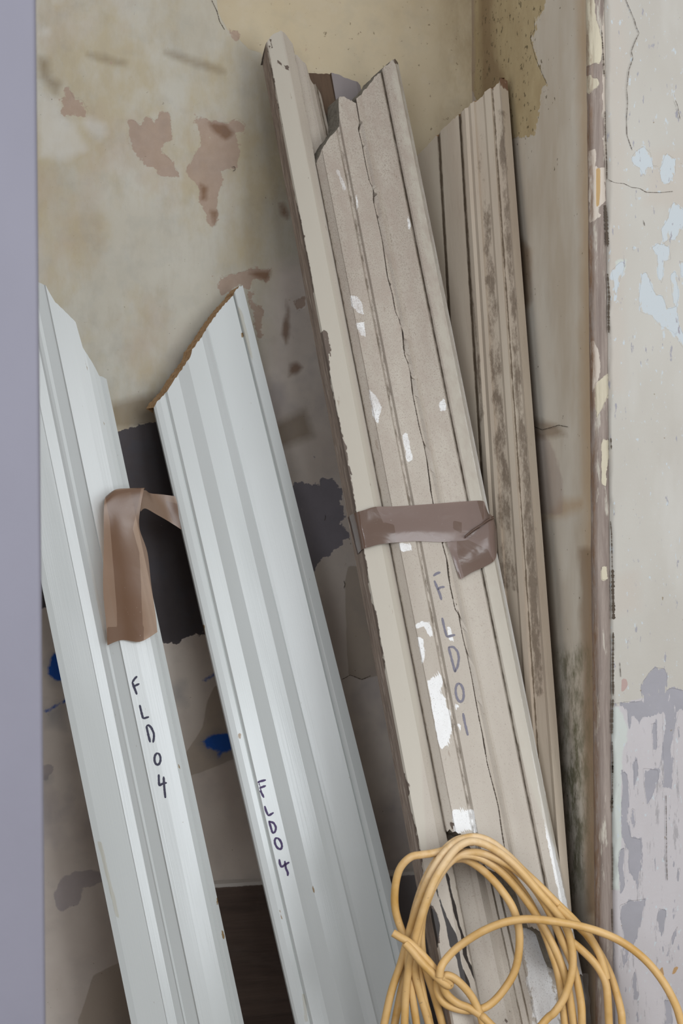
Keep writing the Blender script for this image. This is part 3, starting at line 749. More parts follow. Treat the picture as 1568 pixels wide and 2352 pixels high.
# ---- 2: right white architrave
b2 = Board((670, 1110, 2.040), (891, 2000, 1.950), (598, 2000, 1.925), 1110, 2000,
  [(393, 598, .0150), (399, 604, .0180), (412, 618, .0190), (423, 630, .0175), (426, 632, .0155), (432.7, 638, .0200), (466.7, 674, .0170), (476, 684, .0195), (498, 709.6, .0250),
   (543, 754.5, .0207), (553, 765, .0235), (563, 780, .0265), (566, 784, .0255), (575, 792, .0250), (639, 854.5, .0250), (641, 857, .0225), (647, 868, .0290), (649, 870, .0300), (670, 891, .0275)],
  [(330, 960), (356, 928), (362, 920), (385, 895), (400, 872), (415, 850), (437, 822), (440, 805), (460, 778), (480, 748), (505, 712), (530, 685), (548, 662), (556, 658), (562, 668)],
  thick=.004, seed=3, wob=.00025, back_cut=(-.010, .006), cut_noise=.0012)
t2 = thing('architrave', 'glossy white architrave in the middle with mitred raw wood top, marked FLD04 in purple', 'architrave', foot(b2), 'white painted architraves')
b2.build('moulded_board', [M_WHITE, M_RAW, M_WHITE], t2, {
  'chip': soft([zp(440, 1900, 3.136, [(862, 420), (875, 425), (888, 460), (880, 485), (868, 450)]), zp(440, 1900, 3.136, [(625, 590), (635, 592), (655, 670), (645, 665)]), zp(440, 1900, 3.136, [(980, 905), (990, 930), (984, 925)]),
     [(553, 765), (558, 762), (560, 775), (555, 776)], zp(60, 1080, 2.613, [(1270, 1575), (1290, 1580), (1285, 1620), (1275, 1610)]), zp(60, 1080, 2.613, [(1055, 925), (1070, 930), (1075, 1000), (1060, 990)])], 4),
  'edge': soft([[(544, 700), (556, 715), (582, 830), (575, 820), (560, 770)], zp(440, 1900, 3.136, [(790, 1200), (810, 1205), (840, 1400), (815, 1400)])], 5)})
z6 = lambda pts: zp(60, 1750, 1.96, pts)
letters(b2, (3, 2, 2, 1, 2), [z6([(1044, 90), (1080, 81)]), z6([(1045, 88), (1050, 118), (1060, 140), (1071, 161)]), z6([(1050, 118), (1080, 107)]), z6([(1074, 198), (1080, 220), (1091, 243)]), z6([(1091, 243), (1115, 228)]),
  z6([(1093, 265), (1102, 295), (1110, 322)]), z6([(1093, 268), (1115, 274), (1126, 295), (1122, 315), (1110, 322)]), [(60 + x / 1.96, 1750 + y / 1.96) for x, y in ell(1136, 368, 15, 26, .3)],
  z6([(1140, 438), (1143, 460), (1150, 475), (1168, 462), (1186, 452)]), z6([(1165, 446), (1170, 480), (1180, 500), (1178, 514)])], .0030, M_INKP, t2, jit=.15, seed=6)

# ---- 4: mouldy board in the corner, behind the bundle
GR4 = [(1020, 530, 1068, 1360, 6, 1.0), (1072, 530, 1122, 1360, 6, .9), (1153, 530, 1210, 1360, 5, .85)]
b4 = Board((1188.5, 530, 1.955), (1286, 1900, 1.780), (1016, 530, 2.085), 530, 1360,
  [(955, 1003, .020), (1015, 1062, .020), (1018, 1065, .0165), (1024, 1071, .0215), (1068, 1117, .0215), (1071, 1121, .0175), (1076, 1126, .0230), (1084, 1135, .0245), (1092, 1143, .0215), (1098, 1150, .0240), (1106, 1159, .0225),
   (1110, 1163, .0190), (1130, 1187, .0190), (1134, 1191, .0225), (1148, 1203, .0225), (1151, 1207, .0195), (1156, 1213, .0185), (1171, 1233, .0190), (1175, 1238, .0240)],
  [(900, 410), (958, 356), (1000, 312), (1040, 275), (1078, 245), (1090, 232), (1115, 212), (1135, 196), (1155, 178), (1160, 180), (1163, 205), (1170, 207)],
  thick=-.010, seed=8, wob=.0003, back_cut=(-.005, .007))
t4 = thing('architrave', 'mould-stained cream architrave leaning in the room corner, rearmost on the right', 'architrave', foot(b4), 'old architraves from one doorway')
b4.build('moulded_board', [M_MOULDY, M_RAW, M_MOULDY], t4, {
  'stain': lambda X, Y: np.maximum.reduce([mask_px(X, Y, [[(1070, 240), (1110, 240), (1132, 530), (1188, 1360), (1150, 1360), (1107, 530)]], 7) * .62 * np.clip((Y - 380) / 120, .45, 1),
        mask_px(X, Y, [[(1140, 250), (1160, 250), (1174, 530), (1237, 1360), (1252, 1600), (1225, 1600), (1212, 1360), (1156, 530)]], 6) * .72,
        mask_px(X, Y, [[(1072, 600), (1092, 700), (1112, 950), (1104, 1000), (1090, 800)]], 6) * .8]),
  'wood': soft([[(1146, 178), (1166, 175), (1168, 205), (1160, 230), (1158, 205), (1150, 200)]], 5)}, GR4)

# ---- 3: the taped bundle. Positions: front board 3b, narrow board 3a, fluted board 3c, backing board 3d
D0, D1 = 2.000, 1.760
b3 = Board((988, 510, D0), (1269, 1950, D1), (751, 510, D0 - .022), 510, 1615,
  [(752, 967, .018), (756, 970, .0200), (771, 987, .0265), (772.5, 989, .0280), (812, 1026, .0265), (815, 1029, .0225), (821, 1034, .0225), (826, 1040, .0265), (862, 1086, .0260), (866, 1093, .0260), (872, 1099, .0240), (880, 1107, .0270), (885, 1111, .0250),
   (890, 1116, .0240), (941, 1163, .0240), (945, 1167, .0200), (948, 1170, .0245), (952, 1174, .0265), (980, 1200, .0265), (988, 1211, .0170)],
  [(700, 400), (726, 372), (735, 352), (746, 333), (768, 305), (779, 290), (778, 262), (776, 230), (783, 222), (800, 229), (815, 238), (828, 218), (845, 197), (860, 178), (880, 158), (898, 142), (912, 134), (922, 146)],
  bottom_y=[(1000, 1900), (1040, 1912), (1062, 1925), (1085, 1970), (1110, 1992), (1150, 2012), (1180, 2060), (1196, 2128), (1225, 2132), (1240, 2152), (1262, 2220), (1330, 2240), (1345, 2240)],
  thick=.006, seed=11, wob=.0003, back_cut=(-.011, .006), cut_noise=.0014, side_r=.002)
t3 = thing('architrave', 'dusty cream architrave marked FLD01, with long crack, jagged top, at front of taped bundle', 'architrave', foot(b3), 'old architraves from one doorway')
t3.location.z = 0.2
GR3 = [(751, 510, 966, 1615, 4, .9), (817, 510, 1031, 1615, 6, .8), (889, 510, 1113, 1615, 4, .45), (945, 510, 1168, 1615, 5, .72)]
def dirt3(X, Y): return np.clip((1500 - Y) / 900, 0, 1) * .8 + .15
ZC = lambda pts: zp(640, 600, 2.24, pts)
ZD = lambda pts: zp(780, 1080, 2.613, pts)
clean_highlight3 = [[(905, 120), (918, 124), (934, 200), (990, 510), (1022, 660), (1117, 1140), (1160, 1320), (1218, 1630), (1273, 1950), (1340, 2250), (1322, 2250), (1260, 1950), (1203, 1630), (1145, 1320), (1104, 1140), (1010, 660), (980, 510), (922, 200)],  # first outline paints the bevel's bright highlight in pale; the rest are cleaner patches
  ZC([(365, 175), (400, 180), (430, 215), (435, 270), (410, 265), (375, 230)]), ZC([(395, 320), (440, 310), (445, 385), (420, 380), (405, 350)]), ZC([(462, 655), (500, 690), (530, 750), (515, 810), (505, 850), (480, 770)]),
  ZD([(450, 925), (490, 900), (540, 915), (560, 990), (540, 1000), (510, 940), (455, 950)]), ZD([(465, 1000), (500, 1010), (510, 1130), (495, 1160), (480, 1090)]),
  ZD([(525, 1265), (560, 1240), (600, 1210), (615, 1240), (615, 1300), (600, 1340), (640, 1370), (640, 1420), (665, 1450), (665, 1530), (680, 1560), (650, 1640), (610, 1675), (590, 1640), (565, 1500), (545, 1380)]),
  ZD([(355, 440), (430, 436), (430, 480), (370, 490)]), ZD([(640, 935), (665, 935), (680, 1020), (660, 1030)]), ZD([(700, 1520), (730, 1520), (725, 1570)]), ZD([(680, 1350), (700, 1400), (715, 1400), (700, 1450)]),
  zp(560, 40, 2.24, [(470, 780), (490, 790), (525, 880), (515, 890)]), zp(560, 40, 2.24, [(570, 900), (585, 920), (590, 990), (578, 980)]), zp(560, 40, 2.24, [(835, 1010), (850, 1030), (860, 1090), (848, 1085)]),
  ZC([(635, 890), (660, 880), (690, 1020), (660, 1030)]), ZC([(820, 730), (855, 700), (860, 770), (830, 770)]),
  zp(860, 1860, 3.267, [(580, 0), (740, 0), (770, 180), (700, 150), (600, 185), (590, 120)])]
crk = zp(560, 40, 2.24, [(575, 430), (592, 530), (587, 580), (605, 650), (625, 760), (645, 850), (663, 880), (665, 950), (690, 1060), (710, 1150), (725, 1250), (738, 1343)]) + \
      ZC([(555, 0), (585, 180), (598, 260), (632, 340), (645, 480), (675, 570), (690, 700), (720, 850), (745, 950), (765, 1050), (790, 1245), (838, 1450), (868, 1560), (880, 1680), (905, 1792)])[1:] + \
      ZD([(690, 800), (712, 870), (735, 1000), (770, 1150), (800, 1300), (835, 1500), (865, 1640), (880, 1750), (890, 1790)])[1:]
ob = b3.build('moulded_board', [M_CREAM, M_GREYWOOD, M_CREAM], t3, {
  'dirt': dirt3, 'clean_and_highlight': soft(clean_highlight3, 4),
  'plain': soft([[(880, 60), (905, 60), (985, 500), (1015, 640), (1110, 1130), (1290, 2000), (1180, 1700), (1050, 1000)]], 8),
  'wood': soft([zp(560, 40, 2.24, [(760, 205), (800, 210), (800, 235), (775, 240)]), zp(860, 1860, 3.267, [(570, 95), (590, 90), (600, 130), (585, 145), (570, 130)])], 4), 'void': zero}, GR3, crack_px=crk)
letters(b3, (3, 2, 2, 1, 1), [ZD([(560, 638), (575, 624), (602, 615)]), ZD([(565, 665), (585, 715), (598, 745), (608, 782)]), ZD([(585, 720), (600, 705), (627, 703)]), ZD([(612, 888), (625, 950), (640, 1003)]), ZD([(640, 1003), (690, 990)]),
  ZD([(650, 1065), (670, 1140), (690, 1215)]), ZD([(650, 1065), (680, 1062), (705, 1090), (713, 1130), (705, 1180), (688, 1213)]), [(780 + x / 2.613, 1080 + y / 2.613) for x, y in ell(717, 1337, 24, 56, .1)], ZD([(737, 1460), (748, 1520), (766, 1594)])],
  .0030, M_INKG, t3, jit=.15, seed=9)
ribbon('paint_crack', b3, [zp(780, 1080, 2.613, [(890, 1790), (905, 1850), (935, 1960), (950, 2020), (960, 2091)]), [(1147, 1880), (1152, 1915), (1158, 1950), (1162, 1985)]], .0011, M_CRACK, t3, jit=.5, seed=12)
ribbon('paint_crack', b3, [crk], .0010, M_CRACK, t3, lift=.0003, jit=.6, seed=13, taper=False)

# narrow board 3a
b3a = Board((751, 510, D0 - .020), (967, 1615, D0 - .020 - (D0 - D1) * .767), (692, 510, D0 - .028), 510, 1615,
  [(688, 897, .020), (692, 902, .0235), (730, 943, .0250), (733, 946, .0250), (741, 955, .0215), (751.5, 966, .0165)],
  [(575, 140), (597, 112), (606, 104), (619, 90), (624, 82), (645, 73), (655, 78), (668, 91), (680, 100)],
  thick=.018, seed=14, wob=.0003, side_l=.001, cut_noise=.0010, back_cut=(-.003, -.010))
t3a = thing('architrave', 'narrow cream moulding with a bare weathered wood edge, left side of the taped bundle', 'architrave', foot(b3a), 'old architraves from one doorway')
woodL = [[(560, 100), (607, 100), (613, 112), (618, 135), (628, 180), (640, 260), (652, 350), (672, 430), (692, 512), (700, 560), (712, 610), (722, 690), (718, 725), (730, 766), (745, 760), (752, 800), (760, 880), (772, 940), (795, 1030), (806, 1090), (815, 1150), (820, 1190),
          (836, 1262), (842, 1300), (850, 1370), (862, 1400), (874, 1470), (884, 1530), (884, 1600), (905, 1690), (920, 1760), (942, 1810), (938, 1850), (955, 1900), (968, 1960), (975, 2080), (960, 2400), (800, 2400), (600, 600)],
         zp(580, 50, 4.356, [(165, 175), (180, 172), (180, 200), (165, 195)]), zp(580, 50, 4.356, [(165, 250), (185, 225), (200, 270), (185, 285)]), zp(580, 50, 4.356, [(242, 392), (255, 390), (330, 445), (350, 430), (378, 484), (340, 478), (290, 440)]),
         zp(580, 50, 4.356, [(200, 335), (208, 340), (206, 365), (198, 360)]), zp(580, 50, 4.356, [(180, 490), (190, 495), (188, 525)]),
         ZC([(225, 355), (245, 360), (265, 430), (268, 498), (255, 490), (240, 420)]), ZC([(330, 935), (350, 940), (352, 965), (340, 960)]), zp(860, 1880, 4.985, [(560, 950), (650, 990), (720, 1100), (745, 1200), (735, 1400), (700, 1550), (740, 1720), (600, 1750), (560, 1400)])]
voidL = [zp(860, 1880, 4.985, [(690, 770), (720, 810), (770, 980), (830, 1130), (900, 1270), (945, 1350), (1000, 1700), (1080, 1850), (1100, 1960), (1060, 1960), (990, 1860), (940, 1600), (860, 1460), (800, 1150), (740, 960)]),
         zp(860, 1880, 4.985, [(800, 590), (860, 660), (870, 800), (930, 1000), (975, 1220), (1050, 1420), (1060, 1600), (1130, 1720), (1200, 1950), (1250, 2150), (1225, 2150), (1160, 1900), (1090, 1720), (1010, 1560), (990, 1350), (910, 1100), (860, 850), (820, 700)]),
         zp(860, 1880, 4.985, [(640, 1000), (710, 1080), (750, 1230), (720, 1480), (690, 1560), (660, 1300)])]
b3a.build('moulded_board', [M_CREAM, M_GREYWOOD, M_OLDWOOD, M_CREAM], t3a, {
  'dirt': lambda X, Y: np.full(X.shape, .05), 'plain': soft([[(610, 60), (645, 70), (735, 510), (960, 1620), (980, 1960), (940, 1960), (690, 600)]], 6), 'clean_and_highlight': zero,
  'wood': soft(woodL, 4), 'void': soft(voidL, 4)}, [(751, 510, 966, 1615, 3, .6)])

# fluted board 3c behind the front board; it shows in the broken gap at the top and below the front board's torn end
dc = .036
DT, DBm = D0 + (D0 - D1) * 310 / 1440, D1 - (D0 - D1) * 300 / 1440
b3c = Board((738, 200, DT - .014 + dc), (1208, 2250, DBm + dc), (688, 200, DT - .021 + dc), 200, 2250,
  [(684, 1086, .0210), (690, 1093, .0230), (703, 1128, .0230), (706, 1133, .0225), (712, 1146, .0235), (718, 1158, .0190), (721, 1163, .0175), (726, 1174, .0215), (728, 1179, .0180), (733, 1190, .0205), (736, 1196, .0170), (744, 1208, .0200), (748, 1212, .0225), (800, 1262, .0225), (815, 1276, .0200)],
  [(660, 118), (674, 126), (681, 128), (692, 141), (704, 152), (705, 181), (718, 188), (731, 201), (738, 225), (744, 300), (775, 420), (900, 430)],
  thick=.004, seed=15, wob=.0003, cut_noise=.0008)
t3c = thing('architrave', 'fluted cream moulding behind the cracked board, bright ridge showing inside the cable coil', 'architrave', foot(b3c), 'old architraves from one doorway')
b3c.build('moulded_board', [M_CREAM, M_GREYWOOD, M_OLDWOOD], t3c, {
  'dirt': lambda X, Y: np.full(X.shape, .35), 'plain': zero, 'clean_and_highlight': soft([[(1195, 2130), (1240, 2140), (1290, 2352), (1290, 2500), (1250, 2500)]], 20), 'wood': soft([[(1170, 2320), (1163, 2333), (1166, 2352), (1156, 2352)]], 4), 'void': zero},
  [(727, 200, 1176, 2250, 4, .8), (735, 200, 1193, 2250, 4, .85), (740, 200, 1207, 2250, 3, .7)])

# backing board 3d: bare brown strip and grey painted face, seen in the notch of the broken top
b3d = Board((825, 230, DT - .006 + .058), (1230, 2250, DBm + .058), (735, 230, DT - .018 + .058), 230, 2250,
  [(706, 1108, .010), (742, 1150, .010), (769, 1175, .010), (772, 1178, .013), (826, 1232, .013), (834, 1240, .010)],
  [(690, 166), (704, 166), (730, 168), (761, 169), (780, 173), (787, 179), (805, 185), (823, 190), (829, 197)],
  thick=.006, seed=17, cut_noise=.0006)
def mat_backing():
    s = NB('grey_primed_board')
    c = s.mix(s.noise((20, 5, 20), 4, .6, 431), lin(134, 126, 124), lin(114, 107, 106))
    wd = s.mix(s.noise((200, 14, 100), 5, .7, 432), lin(98, 78, 60), lin(62, 48, 38))
    c = s.mix(s.amask('wood', (80, 40, 80), .3, .1, 433), c, wd)
    s.bump(s.noise((200, 20, 100), 5, .7, 434), .4, .001)
    return s.out(c, .8, .3)
t3d = thing('timber_board', 'grey and bare brown backing board glimpsed in the notch of the broken bundle top', 'board', foot(b3d))
b3d.build('board', [mat_backing(), M_GREYWOOD, M_OLDWOOD], t3d, {'wood': soft([[(690, 150), (758, 150), (766, 200), (780, 300), (1170, 2250), (1080, 2250), (690, 300)]], 4)})

# ------------------------------------------------------------------ parcel tape
def tape_mesh(name, rows, mat, parent, masks, thick=.0004, relief=.0012, seed=1, sub=4, board=None):
    """rows: list of lists of (px, py, depth); a smooth sheet through them"""
    G = np.array([[unproj(np.array(float(x)), np.array(float(y)), np.array(float(d))) for x, y, d in r] for r in rows])
    def up(G, k):
        n = G.shape[0]; t = np.linspace(0, n - 1, (n - 1) * k + 1)
        i = np.clip(np.floor(t).astype(int), 0, n - 2); f = (t - i)[:, None, None]
        p1, p2 = G[i], G[i + 1]; p0 = G[np.clip(i - 1, 0, n - 1)]; p3 = G[np.clip(i + 2, 0, n - 1)]
        return .5 * (2 * p1 + (p2 - p0) * f + (2 * p0 - 5 * p1 + 4 * p2 - p3) * f ** 2 + (3 * p1 - p0 - 3 * p2 + p3) * f ** 3)
    G = up(G, sub * 2); G = up(G.transpose(1, 0, 2), sub * 2).transpose(1, 0, 2)
    a, b = G.shape[:2]
    I, J = np.meshgrid(np.arange(a), np.arange(b), indexing='ij')
    nrm = -FWD
    G = G + (relief * (vnoise2(I * .07, J * .09, seed) + .35 * vnoise2(I * .19, J * .05, seed + 3)))[..., None] * nrm
    P0 = G.reshape(-1, 3); n = a * b
    P1 = P0 + FWD * thick
    idx = np.arange(n).reshape(a, b)
    F = np.stack([idx[:-1, :-1].ravel(), idx[1:, :-1].ravel(), idx[1:, 1:].ravel(), idx[:-1, 1:].ravel()], 1)
    F = F.tolist()
    X, Y = proj(P0)
    at = {k: f(X, Y) for k, f in masks.items()}
    o = mesh_obj(name, P0, F, [mat], None, None, True, None, at)
    return adopt(o, parent) if parent is not None else o

# tape round the bundle
tb = thing('parcel_tape', 'shiny brown parcel tape wrapped across the cracked cream architrave bundle', 'tape', (0.42, 1.85, 0.9), 'brown parcel tape')
def bd(px, py, h):                 # depth at a pixel on the bundle's front plane, raised by h
    p = on_plane(px, py, b3.o + b3.n * h, b3.n)
    return float(np.dot(p - CAM, FWD))
def band(tops, bots, h, n=5, dip=0.0):
    rows = []
    for (xt, yt), (xb, yb), hh in zip(tops, bots, h):
        rows.append([(xt + (xb - xt) * k / (n - 1), yt + (yb - yt) * k / (n - 1), bd(xt + (xb - xt) * k / (n - 1), yt + (yb - yt) * k / (n - 1), hh)) for k in range(n)])
    return rows
tops = [(798, 1190), (803, 1184), (818, 1177), (838, 1171), (862, 1164), (905, 1163), (955, 1160), (1010, 1156), (1060, 1152), (1106, 1150), (1114, 1160), (1119, 1175)]
bots = [(818, 1274), (822, 1272), (832, 1262), (850, 1256), (872, 1250), (910, 1246), (955, 1243), (1010, 1245), (1050, 1243), (1080, 1240), (1118, 1212), (1136, 1190)]
hs = [-.020, .004, .0250, .0285, .0290, .0290, .0292, .0288, .0290, .0290, .0275, .012]
tape_mesh('tape_band', band(tops, bots, hs), M_TAPE2, tb, {'dark': soft([[(790, 1170), (862, 1160), (880, 1200), (905, 1250), (800, 1290)], [(905, 1205), (912, 1250), (885, 1250), (885, 1200)], [(1040, 1195), (1060, 1200), (1060, 1225), (1040, 1215)], [(1095, 1150), (1110, 1150), (1110, 1200)]], 6)}, relief=.0008, seed=4)
tops2 = [(1026, 1246), (1048, 1243), (1075, 1238), (1100, 1215), (1128, 1188), (1140, 1215)]
bots2 = [(1056, 1330), (1062, 1328), (1085, 1314), (1112, 1302), (1136, 1286), (1142, 1262)]
tape_mesh('tape_tail', band(tops2, bots2, [.0285, .0300, .0300, .0300, .029, .016]), M_TAPE2, tb, {'dark': soft([[(1048, 1243), (1075, 1240), (1120, 1262), (1134, 1290), (1066, 1330), (1050, 1270)]], 6)}, relief=.0008, seed=6)
# folded ridge of tape
tape_mesh('tape_fold', [[(x, y - 3, bd(x, y, .031)), (x + 1, y, bd(x, y, .036)), (x + 2, y + 4, bd(x, y, .031))] for x, y in [(1068, 1232), (1085, 1218), (1105, 1205), (1120, 1194), (1133, 1188)]], M_TAPE2, tb, {'dark': lambda X, Y: np.ones(X.shape)}, relief=.0002)
tp = thing('clear_tape_scrap', 'crumpled shiny clear tape scrap at the lower right edge of the bundle', 'tape', tuple(float(x) for x in unproj(np.array(1336.), np.array(2300.), np.array(1.70))))

# tape flap hanging between the two white architraves
tf = thing('parcel_tape', 'loose brown parcel tape flap hanging between the two white architraves', 'tape', tuple(float(x) for x in unproj(np.array(300.), np.array(1300.), np.array(1.95))), 'brown parcel tape')
def b1d(px, py, h):
    p = on_plane(px, py, b1.o + b1.n * h, b1.n); return float(np.dot(p - CAM, FWD))
rowsf = [
 [(240, 1160, b1d(240, 1160, .030)), (262, 1140, b1d(262, 1140, .030)), (290, 1132, b1d(290, 1132, .031)), (330, 1126, b1d(330, 1126, .032))],
 [(244, 1140, b1d(244, 1150, .042)), (264, 1126, b1d(262, 1140, .043)), (292, 1123, b1d(290, 1132, .044)), (334, 1122, b1d(330, 1126, .044))],
 [(240, 1150, b1d(240, 1150, .060)), (264, 1132, b1d(262, 1140, .058)), (292, 1128, b1d(290, 1132, .056)), (330, 1126, b1d(330, 1126, .054))],
 [(238, 1190, b1d(240, 1190, .063)), (262, 1186, b1d(262, 1186, .061)), (288, 1182, b1d(288, 1180, .060)), (321, 1176, b1d(321, 1176, .058))],
 [(238, 1250, b1d(240, 1250, .058)), (264, 1248, b1d(262, 1250, .058)), (292, 1232, b1d(290, 1232, .060)), (320, 1214, b1d(320, 1214, .062))],
 [(237, 1310, b1d(240, 1310, .052)), (268, 1306, b1d(268, 1306, .053)), (300, 1290, b1d(300, 1290, .056)), (338, 1268, b1d(338, 1268, .058))],
 [(238, 1370, b1d(240, 1370, .046)), (272, 1366, b1d(272, 1366, .048)), (308, 1358, b1d(308, 1358, .050)), (347, 1342, b1d(347, 1342, .050))],
 [(244, 1430, b1d(244, 1430, .040)), (276, 1426, b1d(276, 1426, .042)), (314, 1422, b1d(314, 1422, .044)), (357, 1412, b1d(357, 1412, .044))],
 [(247, 1482, b1d(246, 1480, .035)), (280, 1470, b1d(280, 1474, .037)), (322, 1474, b1d(322, 1472, .040)), (361, 1452, b1d(361, 1452, .041))],
]
tape_mesh('tape_flap', rowsf, M_TAPE1, tf, {'dark': soft([[(240, 1130), (325, 1120), (305, 1215), (320, 1270), (322, 1300), (326, 1400), (330, 1480), (270, 1490), (268, 1400), (260, 1300), (252, 1200)], [(246, 1440), (330, 1440), (330, 1490), (246, 1490)]], 4)}, relief=.0016, seed=9)
rowst = [
 [(322, 1128, b1d(322, 1128, .054)), (322, 1150, b1d(322, 1150, .054)), (323, 1175, b1d(323, 1175, .056))],
 [(334, 1126, b1d(334, 1126, .050)), (330, 1145, b1d(330, 1145, .044)), (334, 1168, b1d(330, 1165, .044))],
 [(346, 1133, b1d(346, 1133, .022)), (356, 1160, b1d(350, 1160, .024)), (360, 1182, b1d(350, 1180, .028))],
 [(375, 1136, b1d(375, 1136, .014)), (380, 1164, b1d(375, 1160, .014)), (386, 1197, b1d(380, 1190, .016))],
 [(402, 1140, b1d(402, 1140, .012)), (412, 1172, b1d(402, 1172, .012)), (425, 1222, b1d(410, 1215, .012))]]
tape_mesh('tape_strap', rowst, M_TAPE1, tf, {'dark': soft([[(380, 1150), (420, 1160), (430, 1230), (395, 1195)]], 8)}, relief=.0012, seed=12)

# clear scrap: crumpled facets
sc = []
for i, y in enumerate(np.linspace(2236, 2400, 12)):
    r = np.random.default_rng(60 + i)
    sc.append([(1326 + k * 7 + r.uniform(-3, 3) + (y - 2236) * .11, y, 1.715 + r.uniform(-.006, .004) + k * .004) for k in range(4)])
def mat_clear():
    s = NB('clear_shiny_tape')
    s.put(s.b.inputs['Base Color'], lin(206, 206, 204)); s.b.inputs['Roughness'].default_value = .12
    s.bump(s.noise(90, 3, .6, 907), .8, .004)
    tr = s.n.new('ShaderNodeBsdfTransparent'); mx = s.n.new('ShaderNodeMixShader'); mx.inputs[0].default_value = .35
    s.l.new(tr.outputs[0], mx.inputs[1]); s.l.new(s.b.outputs[0], mx.inputs[2]); s.l.new(mx.outputs[0], s.n['Material Output'].inputs[0])
    return s.m
tape_mesh('tape_scrap', sc, mat_clear(), tp, {}, relief=.001, seed=20, sub=1)

# ------------------------------------------------------------------ yellow cable coil
def c6(pts): return [(820 + x / 2.096, 1800 + y / 2.096) for x, y in pts]
STR = []   # (points px, base depth, layer depth offset, extend start, extend end)
def strand(pts, d, ext0=False, ext1=False, dd=None): STR.append((c6(pts), d, ext0, ext1, dd))
DB = 1.672
strand([(130, 1157), (165, 1000), (215, 850), (260, 680), (300, 560), (350, 440), (420, 330), (500, 270), (575, 258), (650, 285), (730, 350), (800, 420), (880, 495), (960, 575), (1060, 675), (1150, 790), (1210, 900), (1245, 1000), (1268, 1090), (1275, 1157)], DB, True, True)
strand([(228, 1157), (235, 1000), (255, 850), (285, 720), (320, 600), (365, 480), (420, 385), (480, 310), (545, 278), (620, 295), (710, 350), (800, 435), (880, 530), (950, 610), (1005, 690), (1033, 790), (1035, 900), (1000, 1020), (950, 1100), (885, 1165)], DB - .012, True, True)
strand([(345, 1157), (300, 1000), (275, 880), (292, 740), (325, 600), (375, 480), (440, 385), (510, 340), (590, 333), (680, 365), (770, 420), (850, 500), (920, 610), (985, 750), (1040, 880), (1075, 1040), (1082, 1157)], DB - .006, True, True)
strand([(410, 1157), (365, 1000), (325, 880), (308, 740), (318, 620), (350, 510), (400, 410), (460, 352), (530, 330), (600, 350), (690, 400), (760, 470), (830, 570), (890, 690), (935, 810), (972, 940), (1000, 1157)], DB + .006, True, True)
strand([(285, 1157), (262, 1000), (245, 860), (262, 740), (300, 610), (350, 490), (420, 400), (500, 345), (600, 360), (700, 430), (790, 530), (860, 630), (920, 730), (975, 850), (1010, 960), (1042, 1157)], DB + .001, True, True)
strand([(180, 1157), (205, 1030), (232, 900), (250, 760), (275, 620), (320, 480), (380, 370), (450, 290), (520, 262), (600, 285)], DB + .012, True, False)
strand([(560, 280), (500, 285), (420, 320), (360, 335), (310, 342), (255, 355), (205, 410), (183, 500), (183, 600), (208, 690), (240, 760), (275, 840), (300, 930), (322, 1040), (340, 1110), (350, 1157)], DB + .002, False, True)
strand([(440, 370), (510, 362), (575, 395), (640, 450), (700, 520), (750, 600), (778, 700), (778, 810), (755, 910), (700, 1000), (640, 1062), (580, 1088), (500, 1088), (425, 1060), (390, 1010), (385, 960), (392, 935)], DB - .014, False, False, [.03, .012, 0, 0, 0, 0, 0])
strand([(172, 718), (205, 738), (250, 765), (310, 820), (370, 890), (405, 950), (430, 1010), (480, 1055), (540, 1080), (600, 1120), (640, 1157)], DB - .024, False, True)
strand([(232, 770), (260, 800), (310, 860), (370, 920), (415, 958), (440, 972), (448, 960), (430, 940), (405, 930)], DB - .030)
strand([(405, 935), (430, 922), (470, 938), (520, 985), (560, 1040), (590, 1110), (605, 1160)], DB - .027, False, True)
strand([(396, 930), (402, 890), (420, 855), (470, 800), (540, 748), (620, 702), (720, 665), (830, 652), (960, 665), (1080, 688), (1190, 722), (1290, 772), (1390, 852), (1470, 950), (1530, 1060), (1562, 1160)], DB - .034, False, True, [0, -.004, -.008, -.01])
strand([(960, 590), (1030, 655), (1090, 712), (1120, 740), (1165, 820), (1190, 900), (1200, 940)], DB - .004)
strand([(1025, 755), (1080, 800), (1140, 860), (1180, 920), (1200, 980), (1208, 1080), (1212, 1157)], DB - .008, False, True)

def tube(points, r, ns=12):
    P = np.array(points); T = np.gradient(P, axis=0); T /= np.linalg.norm(T, axis=1)[:, None]
    nrm = np.cross(T[0], [0, 1, 0.1]); nrm /= np.linalg.norm(nrm)
    V = []; F = []
    for i in range(len(P)):
        nrm = nrm - T[i] * np.dot(nrm, T[i]); nrm /= np.linalg.norm(nrm); bn = np.cross(T[i], nrm)
        for k in range(ns):
            a = 2 * math.pi * k / ns; V.append(P[i] + r * (math.cos(a) * nrm + math.sin(a) * bn))
    for i in range(len(P) - 1):
        for k in range(ns):
            F.append([i * ns + k, i * ns + (k + 1) % ns, (i + 1) * ns + (k + 1) % ns, (i + 1) * ns + k])
    F.append(list(range(ns))[::-1]); F.append([(len(P) - 1) * ns + k for k in range(ns)])
    return V, F
def crom(P, k=8):
    P = np.array(P); n = len(P); t = np.linspace(0, n - 1, (n - 1) * k + 1)
    i = np.clip(np.floor(t).astype(int), 0, n - 2); f = (t - i)[:, None]
    p1, p2 = P[i], P[i + 1]; p0 = P[np.clip(i - 1, 0, n - 1)]; p3 = P[np.clip(i + 2, 0, n - 1)]
    return .5 * (2 * p1 + (p2 - p0) * f + (2 * p0 - 5 * p1 + 4 * p2 - p3) * f ** 2 + (3 * p1 - p0 - 3 * p2 + p3) * f ** 3)
AV = []; AF = []; DU = []
